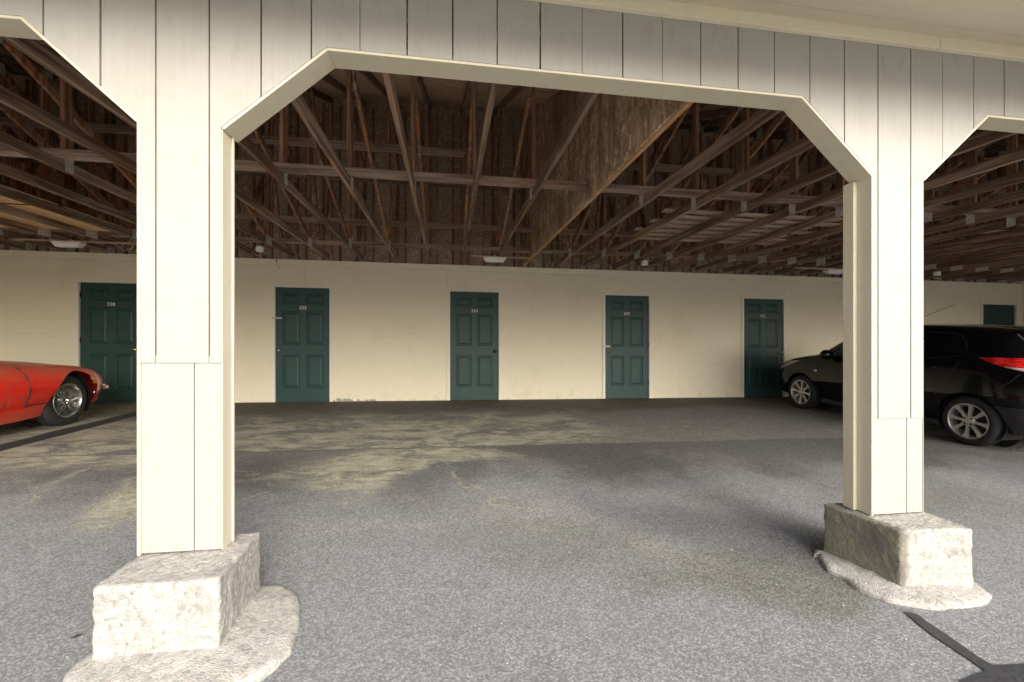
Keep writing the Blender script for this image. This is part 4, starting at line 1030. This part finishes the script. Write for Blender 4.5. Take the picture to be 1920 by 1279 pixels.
# ---- red classic roadster, nose to the wall
rb = gz(-4.75, 3.71) + SL; fb = gz(-4.75, 6.15) + SL
rc = thing('sports_car', 'dusty red classic sports car with wire wheels parked nose-in at the left', 'car', (-5.43, 4.98, (rb + fb) / 2 - .003))
rc.rotation_euler = (math.atan2(fb - rb, 2.44), 0, 0)
rk = [
    (-2.25, .40, .20, .44, .30, .52, .28, .60, .20, .64, .65),
    (-2.12, .30, .48, .40, .58, .54, .55, .66, .40, .72, .73),
    (-1.75, .22, .62, .32, .76, .54, .70, .74, .46, .80, .81),
    (-1.22, .19, .66, .24, .825, .56, .74, .79, .50, .86, .88),
    (-.75, .17, .68, .21, .828, .55, .74, .79, .47, 1.06, 1.11),
    (-.40, .16, .68, .20, .826, .54, .74, .78, .46, 1.14, 1.19),
    (-.02, .16, .68, .20, .824, .53, .74, .775, .46, 1.12, 1.17),
    (.36, .16, .68, .20, .822, .53, .73, .765, .48, .87, .91),
    (.62, .16, .68, .20, .822, .52, .73, .755, .48, .82, .87),
    (1.00, .17, .67, .22, .824, .52, .73, .745, .47, .79, .835),
    (1.30, .19, .72, .25, .815, .52, .71, .725, .45, .765, .80),
    (1.60, .20, .70, .27, .775, .51, .67, .685, .42, .715, .74),
    (1.78, .21, .64, .28, .70, .48, .615, .64, .39, .665, .685),
    (1.92, .22, .55, .30, .61, .46, .535, .575, .34, .60, .615),
    (2.02, .27, .36, .34, .42, .44, .37, .52, .24, .545, .555)]
bm = car_shell(rk, 96, 6)
RY, RZ, RR = 1.22, .315, .322
for s in (-1, 1):
    fs = cut(bm, circle(RY + .05, RZ - .005, .372), (1, 2), lambda c: c.x * s > .45); bmesh.ops.delete(bm, geom=fs, context='FACES')
    fs = cut(bm, circle(-RY, RZ - .03, .345), (1, 2), lambda c: c.x * s > .45); bmesh.ops.delete(bm, geom=fs, context='FACES')
bm.normal_update()
take(bm, cut(bm, [(-.52, .33), (.52, .33), (.45, .06), (-.45, .06)], (0, 1), lambda c: c.z > .88), 'windscreen', 'car_glass', rc, -.003)
for s in (-1, 1):
    take(bm, cut(bm, [(.20, .87), (-.45, .86), (-.62, .88), (-.55, 1.05), (-.05, 1.10)], (1, 2), lambda c: c.x * s > .38), 'side_window', 'car_glass', rc, -.003)
top = cut(bm, [(-.72, .02), (.72, .02), (.72, -.98), (-.72, -.98)], (0, 1), lambda c: c.z > .86)
take(bm, top, 'soft_top', 'soft_top', rc, .004)
finish(bm, 'body', 'red_paint', rc)
for s in (-1, 1):
    for wy, rr in ((RY + .05, .374), (-RY, .347)): well(s, wy, RZ - .01, rr, .42, .66).build('wheel_well', 'black_plastic', rc)
def wire_wheel(parent, s, wy):
    cx = s * .712
    b = MB(); tyre_mesh(b, (cx, wy, RZ), s, RR - .004, .175, .205)
    ty = b.build('wheel', 'tyre', parent, smooth=True)
    b = MB(); b.lathe([(q, a * s) for q, a in ((.206, -.006), (.212, .006), (.204, .008), (.198, -.002), (.190, -.03), (.186, -.06), (.184, -.13))], (cx, wy, RZ), (1, 0, 0), 48)
    b.build('rim', 'dull_chrome', ty, smooth=True)
    b = MB()
    for k in range(48):
        a = 2 * math.pi * k / 48; tw = .55 if k % 2 else -.55; ro, xo = (.190, -.045) if k % 4 < 2 else (.186, -.095)
        rh, xh = (.030, .012) if k % 4 < 2 else (.040, -.06)
        b.tube([(cx + s * xh, wy + rh * math.cos(a + tw), RZ + rh * math.sin(a + tw)), (cx + s * xo, wy + ro * math.cos(a), RZ + ro * math.sin(a))], .0024, 5)
    b.build('spokes', 'chrome', ty)
    b = MB(); b.lathe([(q, a * s) for q, a in ((.045, -.11), (.045, -.06), (.034, -.04), (.032, .012), (.040, .018), (.036, .030), (.018, .038), (0, .042))], (cx, wy, RZ), (1, 0, 0), 24)
    for q in (0, math.pi):
        c_, s_ = math.cos(q + .5), math.sin(q + .5); b.bar((cx + s * .03, wy, RZ), (cx + s * .034, wy + .068 * c_, RZ + .068 * s_), .026, .010, (1, 0, 0))
    b.build('hub_spinner', 'chrome', ty, smooth=True)
    b = MB(); b.lathe([(q, a * s) for q, a in ((0, -.13), (.185, -.13), (.185, -.135), (0, -.14))], (cx, wy, RZ), (1, 0, 0), 32); b.build('brake_disc', 'dark_steel', ty)
for s in (-1, 1):
    for wy in (RY, -RY): wire_wheel(rc, s, wy)
for s in (-1, 1):
    b = MB()
    seam(b, [side_pt(rk, y, z, s) for y, z in ((.46, .845), (.52, .82), (.57, .76), (.592, .66), (.60, .52), (.60, .42), (.595, .33))], .009)
    seam(b, [side_pt(rk, y, .335 + .02 * (.9 - y) * 0, s) for y in (.595, .68, .76, .84, .88)], .008)
    seam(b, [side_pt(rk, y, z, s) for y, z in ((-.62, .80), (-.64, .6), (-.62, .4), (-.55, .25), (.30, .23), (.36, .4), (.38, .6), (.36, .80))], .004)
    b.build('panel_gaps', 'black_plastic', rc)
for s in (-1, 1):
    b = MB(); b.lathe([(0, .014), (.05, .008), (.066, -.012), (.07, -.03)], (s * .575, 1.86, .545), (s * .45, .85, .22), 18); b.build('headlight', 'clear_lens', rc, smooth=True)
    b = MB(); b.hexa([(s * .64, 1.88, .462), (s * .52, 1.99, .462), (s * .52, 1.99, .515), (s * .64, 1.88, .515)], [(s * .58, 1.80, .462), (s * .46, 1.92, .462), (s * .46, 1.92, .515), (s * .58, 1.80, .515)]); b.build('indicator', 'amber_lens', rc, bevel=.01)
    b = MB(); b.tube([(s * .72, 1.78, .400), (s * .69, 1.88, .405), (s * .60, 1.99, .408), (s * .45, 2.06, .408), (s * .24, 2.09, .408)], [.006, .020, .026, .024, .010], 10)
    b.v = [(x, y, .405 + (z - .405) * 1.25) for x, y, z in b.v]; b.build('bumper', 'chrome', rc, smooth=True)
    b = MB(); b.tube([(s * .47, 1.95, .29), (s * .46, 1.99, .35), (s * .45, 2.02, .40)], [.012, .02, .010], 8); b.build('overrider', 'chrome', rc, smooth=True)
    b = MB(); b.tube([(s * .3, -2.24, .50), (s * .55, -2.16, .50), (s * .68, -1.98, .50)], .022, 8); b.build('rear_bumper', 'chrome', rc, smooth=True)
b = MB(); b.tube([(x, 2.035 - abs(x) * .15, .455 + .04 * math.cos(x * 9)) for x in (-.17, -.1, 0, .1, .17)] + [(x, 2.035 - abs(x) * .15, .375 - .03 * math.cos(x * 9)) for x in (.17, .1, 0, -.1, -.17)], .012, 8, True)
b.build('grille_surround', 'chrome', rc, smooth=True)

# ------------------------------------------------------------------ light and camera
EL, AZ = R(28), R(162)      # azimuth measured from +Y towards +X: the sun stands behind the camera, to its right
d = Vector((math.cos(EL) * math.sin(AZ), math.cos(EL) * math.cos(AZ), math.sin(EL)))
sl = bpy.data.lights.new('sun', 'SUN'); sl.energy = .70; sl.angle = R(40); sl.color = (1, .975, .93)
so = bpy.data.objects.new('sun', sl); C.objects.link(so); so.rotation_euler = d.to_track_quat('Z', 'Y').to_euler()
w = bpy.data.worlds.new('World'); bpy.context.scene.world = w; w.use_nodes = True; nt = w.node_tree
sky = nt.nodes.new('ShaderNodeTexSky'); sky.sky_type = 'NISHITA'; sky.sun_disc = False; sky.sun_elevation = EL; sky.sun_rotation = AZ
sky.dust_density = 5; sky.air_density = 1.0; sky.ozone_density = .4
hs = nt.nodes.new('ShaderNodeHueSaturation'); hs.inputs['Saturation'].default_value = .40
nt.links.new(sky.outputs[0], hs.inputs['Color']); bg = nt.nodes['Background']; nt.links.new(hs.outputs[0], bg.inputs[0]); bg.inputs[1].default_value = .15
cam = bpy.data.cameras.new('camera'); co = bpy.data.objects.new('camera', cam); C.objects.link(co)
co.location = (0, 0, H0); co.rotation_euler = (R(90), 0, R(-8.4)); cam.sensor_width = 36; cam.lens = 813 / 1920 * 36; cam.clip_start = .05; cam.clip_end = 2000
sc = bpy.context.scene; sc.camera = co
sc.view_settings.view_transform = 'Standard'; sc.view_settings.look = 'None'; sc.view_settings.gamma = 1; sc.view_settings.exposure = 1.2
sc.render.engine = 'CYCLES'; sc.cycles.max_bounces = 10; sc.cycles.diffuse_bounces = 6
